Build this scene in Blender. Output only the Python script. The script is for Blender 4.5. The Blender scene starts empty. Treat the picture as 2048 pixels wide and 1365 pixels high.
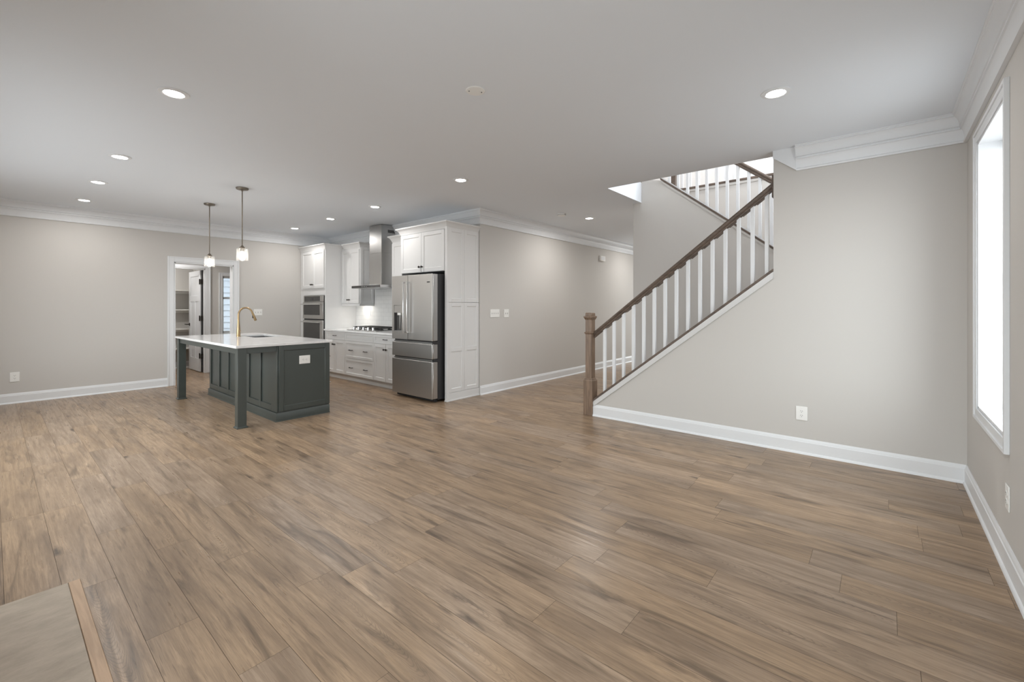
import bpy, bmesh, math, random
from mathutils import Vector

C = bpy.context.scene.collection
SC = bpy.context.scene
R = math.radians
random.seed(7)

# ------------------------------------------------------------------ camera, world, exposure
cam_d = bpy.data.cameras.new('camera')
cam = bpy.data.objects.new('camera', cam_d)
C.objects.link(cam)
cam_d.sensor_fit = 'HORIZONTAL'
cam_d.sensor_width = 36.0
cam_d.lens = 36.0 * 879.0 / 2048.0
cam_d.shift_y = -(682.5 - 612.4) / 2048.0
cam_d.clip_start = 0.02
cam.location = (0, 0, 1.33)
cam.rotation_euler = (R(90), 0, R(40.15))
SC.camera = cam

world = bpy.data.worlds.new('world')
SC.world = world
world.use_nodes = True
bg = world.node_tree.nodes['Background']
# overcast sky above, duller ground below the horizon
_wt = world.node_tree
_tc = _wt.nodes.new('ShaderNodeTexCoord')
_sp = _wt.nodes.new('ShaderNodeSeparateXYZ')
_cr = _wt.nodes.new('ShaderNodeValToRGB')
_mr = _wt.nodes.new('ShaderNodeMapRange')
_mr.inputs['From Min'].default_value, _mr.inputs['From Max'].default_value = -1, 1
_cr.color_ramp.elements[0].position, _cr.color_ramp.elements[0].color = 0.47, (0.45, 0.455, 0.47, 1)
_cr.color_ramp.elements[1].position, _cr.color_ramp.elements[1].color = 0.52, (0.93, 0.965, 1.0, 1)
_wt.links.new(_tc.outputs['Generated'], _sp.inputs[0])
_wt.links.new(_sp.outputs['Z'], _mr.inputs['Value'])
_wt.links.new(_mr.outputs['Result'], _cr.inputs['Fac'])
_wt.links.new(_cr.outputs['Color'], bg.inputs['Color'])
# the veiled sun stands over the +x -y corner, so that part of the sky is brighter
_dp = _wt.nodes.new('ShaderNodeVectorMath')
_dp.operation = 'DOT_PRODUCT'
_dp.inputs[1].default_value = Vector((0.42, -0.86, 0.28)).normalized()
_wt.links.new(_tc.outputs['Generated'], _dp.inputs[0])
_sx = _wt.nodes.new('ShaderNodeMapRange')
_sx.interpolation_type = 'SMOOTHSTEP'
_sx.inputs['From Min'].default_value, _sx.inputs['From Max'].default_value = 0.62, 1.0
_sx.inputs['To Min'].default_value, _sx.inputs['To Max'].default_value = 2.7, 3.2
_wt.links.new(_dp.outputs['Value'], _sx.inputs['Value'])
_wt.links.new(_sx.outputs['Result'], bg.inputs['Strength'])

SC.view_settings.view_transform = 'Standard'
SC.view_settings.look = 'None'
SC.view_settings.gamma = 1.0
SC.view_settings.use_curve_mapping = False
SC.view_settings.exposure = 1.59
try:
    SC.cycles.use_denoising = True
    SC.cycles.denoiser = 'OPENIMAGEDENOISE'
    SC.cycles.max_bounces = 10
    SC.cycles.diffuse_bounces = 7
    SC.cycles.sample_clamp_indirect = 6.0
    SC.cycles.caustics_reflective = False
    SC.cycles.caustics_refractive = False
except Exception:
    pass


def portal(name, loc, rot, sx, sy):
    d = bpy.data.lights.new(name, 'AREA')
    d.shape = 'RECTANGLE'
    d.size, d.size_y = sx, sy
    d.cycles.is_portal = True
    o = bpy.data.objects.new(name, d)
    o.location, o.rotation_euler = loc, rot
    C.objects.link(o)


DOWNLIGHT = 2.9      # power of a ceiling light
BULB = 25.0          # emission of a pendant bulb
# window openings: daylight sampling
S_WIN = [(-7.4, -3.6, 0.65, 1.95), (-1.4, 0.36, 0.10, 2.30)]   # south side, behind the camera
S_Y = -0.62
for i, (x0, x1, z0, z1) in enumerate(S_WIN):
    portal('daylight_portal', ((x0 + x1) / 2, S_Y - 0.16, (z0 + z1) / 2), (R(90), 0, 0), x1 - x0, z1 - z0)
portal('daylight_portal', (0.69, 3.75, 1.53), (0, R(90), 0), 1.74, 0.84)

portal('daylight_portal', (-3.65, 12.15, 1.27), (R(-90), 0, 0), 1.3, 2.05)
portal('daylight_portal', (0.70, 6.6, 4.45), (0, R(90), 0), 1.9, 3.2)

# ------------------------------------------------------------------ key dimensions (metres)
XL, YK, XF, XR, YS = -9.06, 4.70, -4.59, 0.483, 4.71     # left wall, kitchen wall, hall wall, right wall, stair wall
CH = 2.769                                               # ceiling height
UF = 3.07                                                # upper floor
Y2, Y3 = 5.84, 6.80                                      # wall between flights, far side of stairwell
SL = 0.777                                               # slope of the stairs


# ------------------------------------------------------------------ materials
def mat(name, color, rough=0.5, metal=0.0, spec=0.5, bump=None, noise=None, emit=None):
    m = bpy.data.materials.new(name)
    m.use_nodes = True
    nt = m.node_tree
    b = nt.nodes['Principled BSDF']
    b.inputs['Base Color'].default_value = (*color, 1)
    b.inputs['Roughness'].default_value = rough
    b.inputs['Metallic'].default_value = metal
    b.inputs['Specular IOR Level'].default_value = spec
    if emit:
        b.inputs['Emission Color'].default_value = (*emit[0], 1)
        b.inputs['Emission Strength'].default_value = emit[1]
    if noise or bump:
        tc = nt.nodes.new('ShaderNodeTexCoord')
        n = nt.nodes.new('ShaderNodeTexNoise')
        n.inputs['Scale'].default_value = (noise or bump)[0]
        n.inputs['Detail'].default_value = 5
        nt.links.new(tc.outputs['Object'], n.inputs['Vector'])
        if noise:
            mx = nt.nodes.new('ShaderNodeMix')
            mx.data_type = 'RGBA'
            k = noise[1]
            mx.inputs['A'].default_value = (*[c * (1 - k) for c in color], 1)
            mx.inputs['B'].default_value = (*[min(1, c * (1 + k)) for c in color], 1)
            nt.links.new(n.outputs['Fac'], mx.inputs['Factor'])
            nt.links.new(mx.outputs['Result'], b.inputs['Base Color'])
        if bump:
            bp = nt.nodes.new('ShaderNodeBump')
            bp.inputs['Strength'].default_value = bump[1]
            bp.inputs['Distance'].default_value = 0.002
            nt.links.new(n.outputs['Fac'], bp.inputs['Height'])
            nt.links.new(bp.outputs['Normal'], b.inputs['Normal'])
    return m


M = {}
M['wall'] = mat('wall_paint', (0.572, 0.556, 0.532), 0.75, spec=0.25, bump=(260, 0.06))
M['ceiling'] = mat('ceiling_paint', (0.765, 0.80, 0.842), 0.9, spec=0.1, bump=(200, 0.05))
M['upper'] = mat('upper_wall_paint', (0.72, 0.72, 0.71), 0.8, spec=0.2, bump=(260, 0.05))
M['trim'] = mat('trim_white', (0.752, 0.770, 0.788), 0.38, spec=0.45, noise=(3, 0.01))
M['cabinet'] = mat('cabinet_white', (0.69, 0.692, 0.69), 0.38, spec=0.45, noise=(4, 0.01))
M['green'] = mat('island_green', (0.055, 0.065, 0.060), 0.34, spec=0.5, noise=(6, 0.05))
M['bronze'] = mat('dark_bronze', (0.035, 0.030, 0.026), 0.35, metal=0.8, noise=(30, 0.2))
M['nickel'] = mat('brushed_bronze', (0.23, 0.20, 0.165), 0.38, metal=1.0, noise=(60, 0.1))
M['gold'] = mat('brushed_gold', (0.42, 0.30, 0.165), 0.30, metal=1.0, noise=(50, 0.06))
M['chrome'] = mat('polished_steel', (0.75, 0.75, 0.75), 0.18, metal=1.0, noise=(40, 0.03))
M['iron'] = mat('black_iron', (0.02, 0.02, 0.02), 0.5, noise=(90, 0.3), bump=(200, 0.2))
M['blackglass'] = mat('black_glass', (0.035, 0.034, 0.033), 0.12, spec=0.6, noise=(5, 0.05))
M['case'] = mat('dark_grey_case', (0.030, 0.030, 0.032), 0.45, noise=(60, 0.1))
M['recess'] = mat('recess_grey', (0.16, 0.158, 0.155), 0.3, metal=0.6, noise=(30, 0.1))
M['toggle'] = mat('toggle_grey', (0.45, 0.45, 0.44), 0.5, noise=(10, 0.05))
M['rubber'] = mat('black_rubber', (0.015, 0.015, 0.016), 0.6, noise=(60, 0.1))
M['plastic'] = mat('white_plastic', (0.83, 0.83, 0.81), 0.35, spec=0.45, noise=(10, 0.01))
M['slot'] = mat('slot_grey', (0.10, 0.10, 0.10), 0.6, noise=(10, 0.05))
M['sink'] = mat('sink_steel', (0.42, 0.42, 0.43), 0.3, metal=1.0, noise=(40, 0.05))
M['shelf'] = mat('shelf_white', (0.82, 0.81, 0.78), 0.5, noise=(6, 0.02))
M['dark'] = mat('subfloor_dark', (0.045, 0.033, 0.025), 0.8, noise=(20, 0.2))
M['lens'] = mat('lit_lens', (1, 1, 1), 0.5, emit=((1.0, 0.96, 0.91), 9.0))
M['bulb'] = mat('lit_bulb', (1, 1, 1), 0.5, emit=((1.0, 0.93, 0.82), BULB))
M['puck'] = mat('lit_puck', (1, 1, 1), 0.5, emit=((1.0, 0.93, 0.84), 16.0))
M['icon'] = mat('panel_mark', (0.75, 0.75, 0.75), 0.4, noise=(10, 0.02))
M['grass'] = mat('outside_ground', (0.45, 0.44, 0.40), 0.9, noise=(3, 0.2))


def steel(name, base, rough, horizontal=True):
    m = bpy.data.materials.new(name)
    m.use_nodes = True
    nt = m.node_tree
    b = nt.nodes['Principled BSDF']
    b.inputs['Metallic'].default_value = 1.0
    tc = nt.nodes.new('ShaderNodeTexCoord')
    mp = nt.nodes.new('ShaderNodeMapping')
    mp.inputs['Scale'].default_value = (3, 3, 420) if horizontal else (420, 420, 3)
    n = nt.nodes.new('ShaderNodeTexNoise')
    n.inputs['Scale'].default_value = 1.0
    n.inputs['Detail'].default_value = 3
    nt.links.new(tc.outputs['Object'], mp.inputs['Vector'])
    nt.links.new(mp.outputs['Vector'], n.inputs['Vector'])
    r = nt.nodes.new('ShaderNodeMapRange')
    r.inputs['To Min'].default_value = rough - 0.06
    r.inputs['To Max'].default_value = rough + 0.06
    nt.links.new(n.outputs['Fac'], r.inputs['Value'])
    nt.links.new(r.outputs['Result'], b.inputs['Roughness'])
    mx = nt.nodes.new('ShaderNodeMix')
    mx.data_type = 'RGBA'
    mx.inputs['A'].default_value = (*[c * 0.93 for c in base], 1)
    mx.inputs['B'].default_value = (*[c * 1.05 for c in base], 1)
    nt.links.new(n.outputs['Fac'], mx.inputs['Factor'])
    nt.links.new(mx.outputs['Result'], b.inputs['Base Color'])
    return m


M['steel'] = steel('stainless_steel', (0.53, 0.52, 0.505), 0.41)
M['steel_side'] = steel('stainless_edge', (0.60, 0.60, 0.60), 0.34)
M['steel_hood'] = steel('stainless_hood', (0.50, 0.495, 0.485), 0.30, False)


def wood(name, light, darkc, axis_scale, rough=0.42):
    m = bpy.data.materials.new(name)
    m.use_nodes = True
    nt = m.node_tree
    b = nt.nodes['Principled BSDF']
    b.inputs['Roughness'].default_value = rough
    tc = nt.nodes.new('ShaderNodeTexCoord')
    mp = nt.nodes.new('ShaderNodeMapping')
    mp.inputs['Scale'].default_value = axis_scale
    n = nt.nodes.new('ShaderNodeTexNoise')
    n.inputs['Scale'].default_value = 1.0
    n.inputs['Detail'].default_value = 6
    n.inputs['Distortion'].default_value = 0.6
    cr = nt.nodes.new('ShaderNodeValToRGB')
    cr.color_ramp.elements[0].position = 0.32
    cr.color_ramp.elements[0].color = (*darkc, 1)
    cr.color_ramp.elements[1].position = 0.62
    cr.color_ramp.elements[1].color = (*light, 1)
    nt.links.new(tc.outputs['Object'], mp.inputs['Vector'])
    nt.links.new(mp.outputs['Vector'], n.inputs['Vector'])
    nt.links.new(n.outputs['Fac'], cr.inputs['Fac'])
    nt.links.new(cr.outputs['Color'], b.inputs['Base Color'])
    return m


M['newel'] = wood('stained_oak_upright', (0.245, 0.168, 0.115), (0.125, 0.084, 0.058), (70, 70, 4))
M['skirt'] = mat('skirt_shaded_white', (0.64, 0.64, 0.635), 0.45, noise=(5, 0.01))  # trim white, darkened in the colour for the shade under the cap
M['rail'] = wood('stained_oak_rail', (0.135, 0.098, 0.075), (0.075, 0.055, 0.043), (5, 60, 40))
M['tread'] = wood('stained_oak_tread', (0.18, 0.125, 0.088), (0.09, 0.062, 0.045), (50, 4, 50))


def quartz():
    m = bpy.data.materials.new('white_quartz')
    m.use_nodes = True
    nt = m.node_tree
    b = nt.nodes['Principled BSDF']
    b.inputs['Roughness'].default_value = 0.13
    tc = nt.nodes.new('ShaderNodeTexCoord')
    n = nt.nodes.new('ShaderNodeTexNoise')
    n.inputs['Scale'].default_value = 2.2
    n.inputs['Detail'].default_value = 7
    n.inputs['Distortion'].default_value = 1.6
    cr = nt.nodes.new('ShaderNodeValToRGB')
    e = cr.color_ramp.elements
    e[0].position, e[0].color = 0.46, (0.80, 0.80, 0.80, 1)
    e[1].position, e[1].color = 0.54, (0.80, 0.80, 0.80, 1)
    k = e.new(0.5)
    k.color = (0.745, 0.745, 0.75, 1)
    nt.links.new(tc.outputs['Object'], n.inputs['Vector'])
    nt.links.new(n.outputs['Fac'], cr.inputs['Fac'])
    nt.links.new(cr.outputs['Color'], b.inputs['Base Color'])
    return m


M['quartz'] = quartz()


def tile_mat():
    m = bpy.data.materials.new('subway_tile')
    m.use_nodes = True
    nt = m.node_tree
    b = nt.nodes['Principled BSDF']
    b.inputs['Roughness'].default_value = 0.16
    tc = nt.nodes.new('ShaderNodeTexCoord')
    sx = nt.nodes.new('ShaderNodeSeparateXYZ')
    cb = nt.nodes.new('ShaderNodeCombineXYZ')
    br = nt.nodes.new('ShaderNodeTexBrick')
    br.inputs['Scale'].default_value = 1.0
    br.inputs['Brick Width'].default_value = 0.152
    br.inputs['Row Height'].default_value = 0.076
    br.inputs['Mortar Size'].default_value = 0.0018
    br.inputs['Color1'].default_value = (0.80, 0.80, 0.79, 1)
    br.inputs['Color2'].default_value = (0.78, 0.78, 0.77, 1)
    br.inputs['Mortar'].default_value = (0.62, 0.62, 0.61, 1)
    bp = nt.nodes.new('ShaderNodeBump')
    bp.inputs['Strength'].default_value = 0.5
    bp.inputs['Distance'].default_value = 0.001
    bp.invert = True
    L = nt.links.new
    L(tc.outputs['Object'], sx.inputs[0])
    L(sx.outputs['X'], cb.inputs['X'])
    L(sx.outputs['Z'], cb.inputs['Y'])
    L(cb.outputs[0], br.inputs['Vector'])
    L(br.outputs['Color'], b.inputs['Base Color'])
    L(br.outputs['Fac'], bp.inputs['Height'])
    L(bp.outputs['Normal'], b.inputs['Normal'])
    return m


M['tile'] = tile_mat()


def pane_mat(name, tint, refl):
    m = bpy.data.materials.new(name)
    m.use_nodes = True
    nt = m.node_tree
    nt.nodes.remove(nt.nodes['Principled BSDF'])
    t = nt.nodes.new('ShaderNodeBsdfTransparent')
    t.inputs['Color'].default_value = (*tint, 1)
    g = nt.nodes.new('ShaderNodeBsdfGlossy')
    g.inputs['Roughness'].default_value = 0.03
    lw = nt.nodes.new('ShaderNodeLayerWeight')
    pw = nt.nodes.new('ShaderNodeMath')
    pw.operation = 'POWER'
    pw.inputs[1].default_value = 5.0
    nt.links.new(lw.outputs['Facing'], pw.inputs[0])
    fr = nt.nodes.new('ShaderNodeMath')
    fr.operation = 'MULTIPLY_ADD'
    fr.inputs[1].default_value = 0.9
    fr.inputs[2].default_value = refl
    nt.links.new(pw.outputs[0], fr.inputs[0])
    mx = nt.nodes.new('ShaderNodeMixShader')
    nt.links.new(fr.outputs[0], mx.inputs[0])
    nt.links.new(t.outputs[0], mx.inputs[1])
    nt.links.new(g.outputs[0], mx.inputs[2])
    nt.links.new(mx.outputs[0], nt.nodes['Material Output'].inputs['Surface'])
    return m


M['pane'] = pane_mat('window_glass', (0.97, 0.985, 0.98), 0.03)
M['shade'] = pane_mat('clear_glass_shade', (1, 1, 1), 0.05)
_nt = M['shade'].node_tree
_o = _nt.nodes['Material Output']
_tr = _nt.nodes.new('ShaderNodeBsdfTranslucent')
_tr.inputs['Color'].default_value = (0.95, 0.95, 0.95, 1)
_mx = _nt.nodes.new('ShaderNodeMixShader')
_mx.inputs[0].default_value = 0.02
_nt.links.new(_o.inputs['Surface'].links[0].from_socket, _mx.inputs[1])
_nt.links.new(_tr.outputs[0], _mx.inputs[2])
_nt.links.new(_mx.outputs[0], _o.inputs['Surface'])


def floor_mat():
    m = bpy.data.materials.new('oak_plank_floor')
    m.use_nodes = True
    nt = m.node_tree
    L = nt.links.new
    N = nt.nodes.new
    b = nt.nodes['Principled BSDF']
    uv = N('ShaderNodeUVMap')
    uv.uv_map = 'UVMap'
    at = N('ShaderNodeVertexColor')
    at.layer_name = 'plank'
    sep = N('ShaderNodeSeparateColor')
    L(at.outputs['Color'], sep.inputs[0])

    def mapped(su, sv):
        mp = N('ShaderNodeMapping')
        mp.inputs['Scale'].default_value = (su, sv, 1)
        L(uv.outputs['UV'], mp.inputs['Vector'])
        return mp

    def noise(su, sv, detail=5, dist=0.0, rough=0.55):
        n = N('ShaderNodeTexNoise')
        n.inputs['Scale'].default_value = 1.0
        n.inputs['Detail'].default_value = detail
        n.inputs['Distortion'].default_value = dist
        n.inputs['Roughness'].default_value = rough
        L(mapped(su, sv).outputs['Vector'], n.inputs['Vector'])
        return n.outputs['Fac']

    def rng(v, a, bb, c=0.0, d=1.0):
        r = N('ShaderNodeMapRange')
        r.inputs['From Min'].default_value, r.inputs['From Max'].default_value = a, bb
        r.inputs['To Min'].default_value, r.inputs['To Max'].default_value = c, d
        L(v, r.inputs['Value'])
        return r.outputs['Result']

    def op(kind, a, bb):
        o = N('ShaderNodeMath')
        o.operation = kind
        for i, v in enumerate((a, bb)):
            if isinstance(v, (int, float)):
                o.inputs[i].default_value = v
            else:
                L(v, o.inputs[i])
        return o.outputs[0]

    def mix(f, a, bb, blend='MIX'):
        x = N('ShaderNodeMix')
        x.data_type = 'RGBA'
        x.blend_type = blend
        if isinstance(f, float):
            x.inputs['Factor'].default_value = f
        else:
            L(f, x.inputs['Factor'])
        for s, v in (('A', a), ('B', bb)):
            if isinstance(v, tuple):
                x.inputs[s].default_value = (*v, 1)
            else:
                L(v, x.inputs[s])
        return x.outputs['Result']

    fine = noise(5, 140, 5, 0.0, 0.7)
    pore = noise(14, 420, 2)
    grain = noise(2.2, 42, 6, 0.4)
    cloud = noise(1.6, 8, 4, 0.6)
    # cathedral arcs along the middle of some planks
    lu = N('ShaderNodeUVMap')
    lu.uv_map = 'Local'
    lx = N('ShaderNodeSeparateXYZ')
    L(lu.outputs['UV'], lx.inputs[0])
    vv = op('ADD', lx.outputs['Y'], op('MULTIPLY', op('SUBTRACT', noise(1.6, 0.01, 2), 0.5), 0.12))
    bow = op('MULTIPLY', op('POWER', op('ABSOLUTE', vv, 0), 2.0), 4200.0)
    wav = op('ADD', op('MULTIPLY', noise(5, 22, 3), 3.2), op('MULTIPLY', noise(30, 160, 2), 0.55))
    ph = op('ADD', op('MULTIPLY', lx.outputs['X'], 30.0), op('ADD', bow, wav))
    ring = rng(op('SINE', op('MULTIPLY', ph, 6.2832), 0), 0.35, 1.0)
    near_mid = rng(op('ABSOLUTE', vv, 0), 0.055, 0.02)
    some = rng(noise(0.55, 0.5, 1), 0.53, 0.60)
    rings = op('MULTIPLY', ring, op('MULTIPLY', near_mid, some))
    # knots
    vo = N('ShaderNodeTexVoronoi')
    vo.inputs['Scale'].default_value = 1.0
    mk = mapped(1.7, 6.5)
    wob = N('ShaderNodeVectorMath')
    wob.operation = 'MULTIPLY_ADD'
    nz = N('ShaderNodeTexNoise')
    nz.inputs['Scale'].default_value = 1.0
    L(mapped(14, 40).outputs['Vector'], nz.inputs['Vector'])
    L(nz.outputs['Color'], wob.inputs[0])
    wob.inputs[1].default_value = (0.22, 0.22, 0)
    L(mk.outputs['Vector'], wob.inputs[2])
    L(wob.outputs[0], vo.inputs['Vector'])
    knot = rng(vo.outputs['Distance'], 0.17, 0.03)
    sel = N('ShaderNodeSeparateColor')
    L(vo.outputs['Color'], sel.inputs[0])
    knot = op('MULTIPLY', knot, rng(sel.outputs[0], 0.42, 0.50))
    # long dark streaks
    streak = rng(noise(1.5, 13, 6, 1.2), 0.54, 0.70)
    dash = rng(noise(5.0, 110, 3, 0.3), 0.60, 0.72)

    base = mix(rng(sep.outputs[0], 0, 1), FLOOR_A, FLOOR_B)
    base = mix(rng(sep.outputs[1], 0.45, 1.0, 0, 0.75), base, FLOOR_C)
    t = mix(rng(cloud, 0.44, 0.68, 0.0, 0.75), base, FLOOR_D)
    t = mix(rng(grain, 0.42, 0.68, 0.0, 0.50), t, FLOOR_E)
    t = mix(op('MULTIPLY', streak, 0.74), t, FLOOR_F)
    t = mix(op('MULTIPLY', dash, 0.55), t, FLOOR_F)
    t = mix(op('MULTIPLY', rings, 0.38), t, FLOOR_F)
    t = mix(rng(fine, 0.38, 0.66, 0.0, 0.50), t, FLOOR_G)
    t = mix(rng(pore, 0.52, 0.68, 0.0, 0.35), t, FLOOR_E)
    t = mix(op('MULTIPLY', knot, 0.85), t, (0.045, 0.030, 0.022))
    L(t, b.inputs['Base Color'])
    L(rng(grain, 0.3, 0.7, 0.26, 0.38), b.inputs['Roughness'])
    b.inputs['Specular IOR Level'].default_value = 0.38
    bp = N('ShaderNodeBump')
    bp.inputs['Strength'].default_value = 0.12
    bp.inputs['Distance'].default_value = 0.001
    L(fine, bp.inputs['Height'])
    L(bp.outputs['Normal'], b.inputs['Normal'])
    return m


FLOOR_A = (0.468, 0.328, 0.212)
FLOOR_B = (0.360, 0.250, 0.158)
FLOOR_C = (0.400, 0.308, 0.236)
FLOOR_D = (0.205, 0.143, 0.097)
FLOOR_E = (0.170, 0.114, 0.073)
FLOOR_F = (0.070, 0.047, 0.032)
FLOOR_G = (0.195, 0.135, 0.088)
M['floor'] = floor_mat()


def hearth_mat():
    m = mat('hearth_tile', (0.29, 0.235, 0.175), 0.5)
    nt = m.node_tree
    b = nt.nodes['Principled BSDF']
    tc = nt.nodes.new('ShaderNodeTexCoord')
    mp = nt.nodes.new('ShaderNodeMapping')
    mp.inputs['Scale'].default_value = (14, 5, 1)
    n = nt.nodes.new('ShaderNodeTexNoise')
    n.inputs['Scale'].default_value = 1.0
    n.inputs['Detail'].default_value = 8
    n.inputs['Roughness'].default_value = 0.7
    cr = nt.nodes.new('ShaderNodeValToRGB')
    cr.color_ramp.elements[0].position = 0.3
    cr.color_ramp.elements[0].color = (0.34, 0.28, 0.215, 1)
    cr.color_ramp.elements[1].position = 0.7
    cr.color_ramp.elements[1].color = (0.52, 0.44, 0.35, 1)
    nt.links.new(tc.outputs['Object'], mp.inputs['Vector'])
    nt.links.new(mp.outputs['Vector'], n.inputs['Vector'])
    nt.links.new(n.outputs['Fac'], cr.inputs['Fac'])
    nt.links.new(cr.outputs['Color'], b.inputs['Base Color'])
    return m


M['hearth'] = hearth_mat()
M['edgestrip'] = wood('pale_edge_strip', (0.55, 0.37, 0.235), (0.43, 0.285, 0.175), (4, 60, 30))


def siding_mat():
    return mat('pale_blue_siding', (0.42, 0.48, 0.55), 0.6, noise=(5, 0.03))


M['siding'] = siding_mat()


# ------------------------------------------------------------------ mesh helpers
class MB:
    """collects shapes; build() links them as ONE mesh object"""

    def __init__(s):
        s.v, s.f, s.mi = [], [], []

    def add(s, vs, fs, mi=0):
        k = len(s.v)
        s.v += [tuple(p) for p in vs]
        s.f += [tuple(i + k for i in f) for f in fs]
        s.mi += [mi] * len(fs)
        return s

    def box(s, x0, x1, y0, y1, z0, z1, mi=0):
        x0, x1 = min(x0, x1), max(x0, x1)
        y0, y1 = min(y0, y1), max(y0, y1)
        z0, z1 = min(z0, z1), max(z0, z1)
        v = [(x0, y0, z0), (x1, y0, z0), (x1, y1, z0), (x0, y1, z0), (x0, y0, z1), (x1, y0, z1), (x1, y1, z1), (x0, y1, z1)]
        return s.add(v, [(3, 2, 1, 0), (4, 5, 6, 7), (0, 1, 5, 4), (1, 2, 6, 5), (2, 3, 7, 6), (3, 0, 4, 7)], mi)

    def frustum(s, b, t, z0, z1, mi=0):
        v = [(b[0], b[2], z0), (b[1], b[2], z0), (b[1], b[3], z0), (b[0], b[3], z0), (t[0], t[2], z1), (t[1], t[2], z1), (t[1], t[3], z1), (t[0], t[3], z1)]
        return s.add(v, [(3, 2, 1, 0), (4, 5, 6, 7), (0, 1, 5, 4), (1, 2, 6, 5), (2, 3, 7, 6), (3, 0, 4, 7)], mi)

    def prism(s, poly, axis, a, b, mi=0):
        """poly of 2D points in the plane across axis ('x': (y,z), 'y': (x,z), 'z': (x,y)), from a to b"""
        def P(p, t):
            return {'x': (t, p[0], p[1]), 'y': (p[0], t, p[1]), 'z': (p[0], p[1], t)}[axis]
        n = len(poly)
        v = [P(p, a) for p in poly] + [P(p, b) for p in poly]
        f = [tuple(range(n))[::-1], tuple(range(n, 2 * n))] + [(i, (i + 1) % n, n + (i + 1) % n, n + i) for i in range(n)]
        return s.add(v, f, mi)

    def sweep(s, prof, path, mi=0, caps=True):
        """prof: (out, z) points; path: (x, y) points, 'out' to the right of travel, mitred corners"""
        n, m = len(prof), len(path)
        rings = []
        for i in range(m):
            def nrm(a, b):
                d = Vector((b[0] - a[0], b[1] - a[1])).normalized()
                return Vector((d.y, -d.x))
            if i == 0:
                o = nrm(path[0], path[1])
            elif i == m - 1:
                o = nrm(path[-2], path[-1])
            else:
                a, b = nrm(path[i - 1], path[i]), nrm(path[i], path[i + 1])
                o = (a + b) / (1 + a.dot(b))
            rings.append([(path[i][0] + o.x * q, path[i][1] + o.y * q, z) for q, z in prof])
        v = [p for r in rings for p in r]
        f = []
        for i in range(m - 1):
            for j in range(n):
                k = (j + 1) % n
                f.append((i * n + j, i * n + k, (i + 1) * n + k, (i + 1) * n + j))
        if caps:
            f += [tuple(range(n))[::-1], tuple(range((m - 1) * n, m * n))]
        return s.add(v, f, mi)

    def tube(s, pts, r, n=14, mi=0):
        pts = [Vector(p) for p in pts]
        rs = r if isinstance(r, (list, tuple)) else [r] * len(pts)
        up = None
        v, f = [], []
        for i, p in enumerate(pts):
            t = (pts[min(i + 1, len(pts) - 1)] - pts[max(i - 1, 0)]).normalized()
            if up is None:
                up = Vector((0, 0, 1)) if abs(t.z) < 0.9 else Vector((1, 0, 0))
            a = t.cross(up).normalized()
            up = a.cross(t).normalized()
            for k in range(n):
                q = 2 * math.pi * k / n
                v.append(p + a * (math.cos(q) * rs[i]) + up * (math.sin(q) * rs[i]))
        for i in range(len(pts) - 1):
            for k in range(n):
                f.append((i * n + k, i * n + (k + 1) % n, (i + 1) * n + (k + 1) % n, (i + 1) * n + k))
        f += [tuple(range(n))[::-1], tuple(range((len(pts) - 1) * n, len(pts) * n))]
        return s.add(v, f, mi)

    def lathe(s, prof, c=(0, 0, 0), n=28, mi=0, axis='z', closed=False):
        v, f = [], []
        for r, z in prof:
            for k in range(n):
                q = 2 * math.pi * k / n
                a, b = r * math.cos(q), r * math.sin(q)
                p = {'z': (a, b, z), 'y': (a, z, b), 'x': (z, a, b)}[axis]
                v.append((c[0] + p[0], c[1] + p[1], c[2] + p[2]))
        m = len(prof)
        for i in range(m if closed else m - 1):
            j = (i + 1) % m
            for k in range(n):
                f.append((i * n + k, i * n + (k + 1) % n, j * n + (k + 1) % n, j * n + k))
        if not closed:
            f += [tuple(range(n))[::-1], tuple(range((m - 1) * n, m * n))]
        return s.add(v, f, mi)

    def build(s, name, mats, parent=None, bevel=0.0, seg=1, smooth=True):
        me = bpy.data.meshes.new(name)
        me.from_pydata(s.v, [], s.f)
        bm = bmesh.new()
        bm.from_mesh(me)
        bmesh.ops.recalc_face_normals(bm, faces=bm.faces)
        bm.to_mesh(me)
        bm.free()
        for m_ in (mats if isinstance(mats, (list, tuple)) else [mats]):
            me.materials.append(m_)
        me.polygons.foreach_set('material_index', s.mi)
        if smooth:
            me.polygons.foreach_set('use_smooth', [True] * len(me.polygons))
            me.set_sharp_from_angle(angle=R(32))
        o = bpy.data.objects.new(name, me)
        C.objects.link(o)
        if parent:
            o.parent = parent
        if bevel:
            b = o.modifiers.new('bevel', 'BEVEL')
            b.width, b.segments, b.limit_method, b.angle_limit = bevel, seg, 'ANGLE', R(40)
            b.harden_normals = False
        return o


def tag(o, label, cat, group=None, kind=None):
    o['label'], o['category'] = label, cat
    if group:
        o['group'] = group
    if kind:
        o['kind'] = kind
    return o


def thing(name, label, cat, loc=(0, 0, 0), rz=0.0, group=None):
    o = bpy.data.objects.new(name, None)
    o.empty_display_size = 0.1
    C.objects.link(o)
    o.location = loc
    o.rotation_euler = (0, 0, rz)
    return tag(o, label, cat, group)


def struct(o, label=None, cat=None):
    o['kind'] = 'structure'
    if label:
        o['label'] = label
    if cat:
        o['category'] = cat
    return o


def dup(root, loc, label, group=None, rz=None):
    r = root.copy()
    C.objects.link(r)
    r.location = loc
    if rz is not None:
        r.rotation_euler = (0, 0, rz)
    r['label'] = label
    if group:
        r['group'] = group
    for ch in list(root.children):
        c = ch.copy()
        C.objects.link(c)
        c.parent = r
        for g in ch.children:
            d = g.copy()
            C.objects.link(d)
            d.parent = c
    return r


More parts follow.
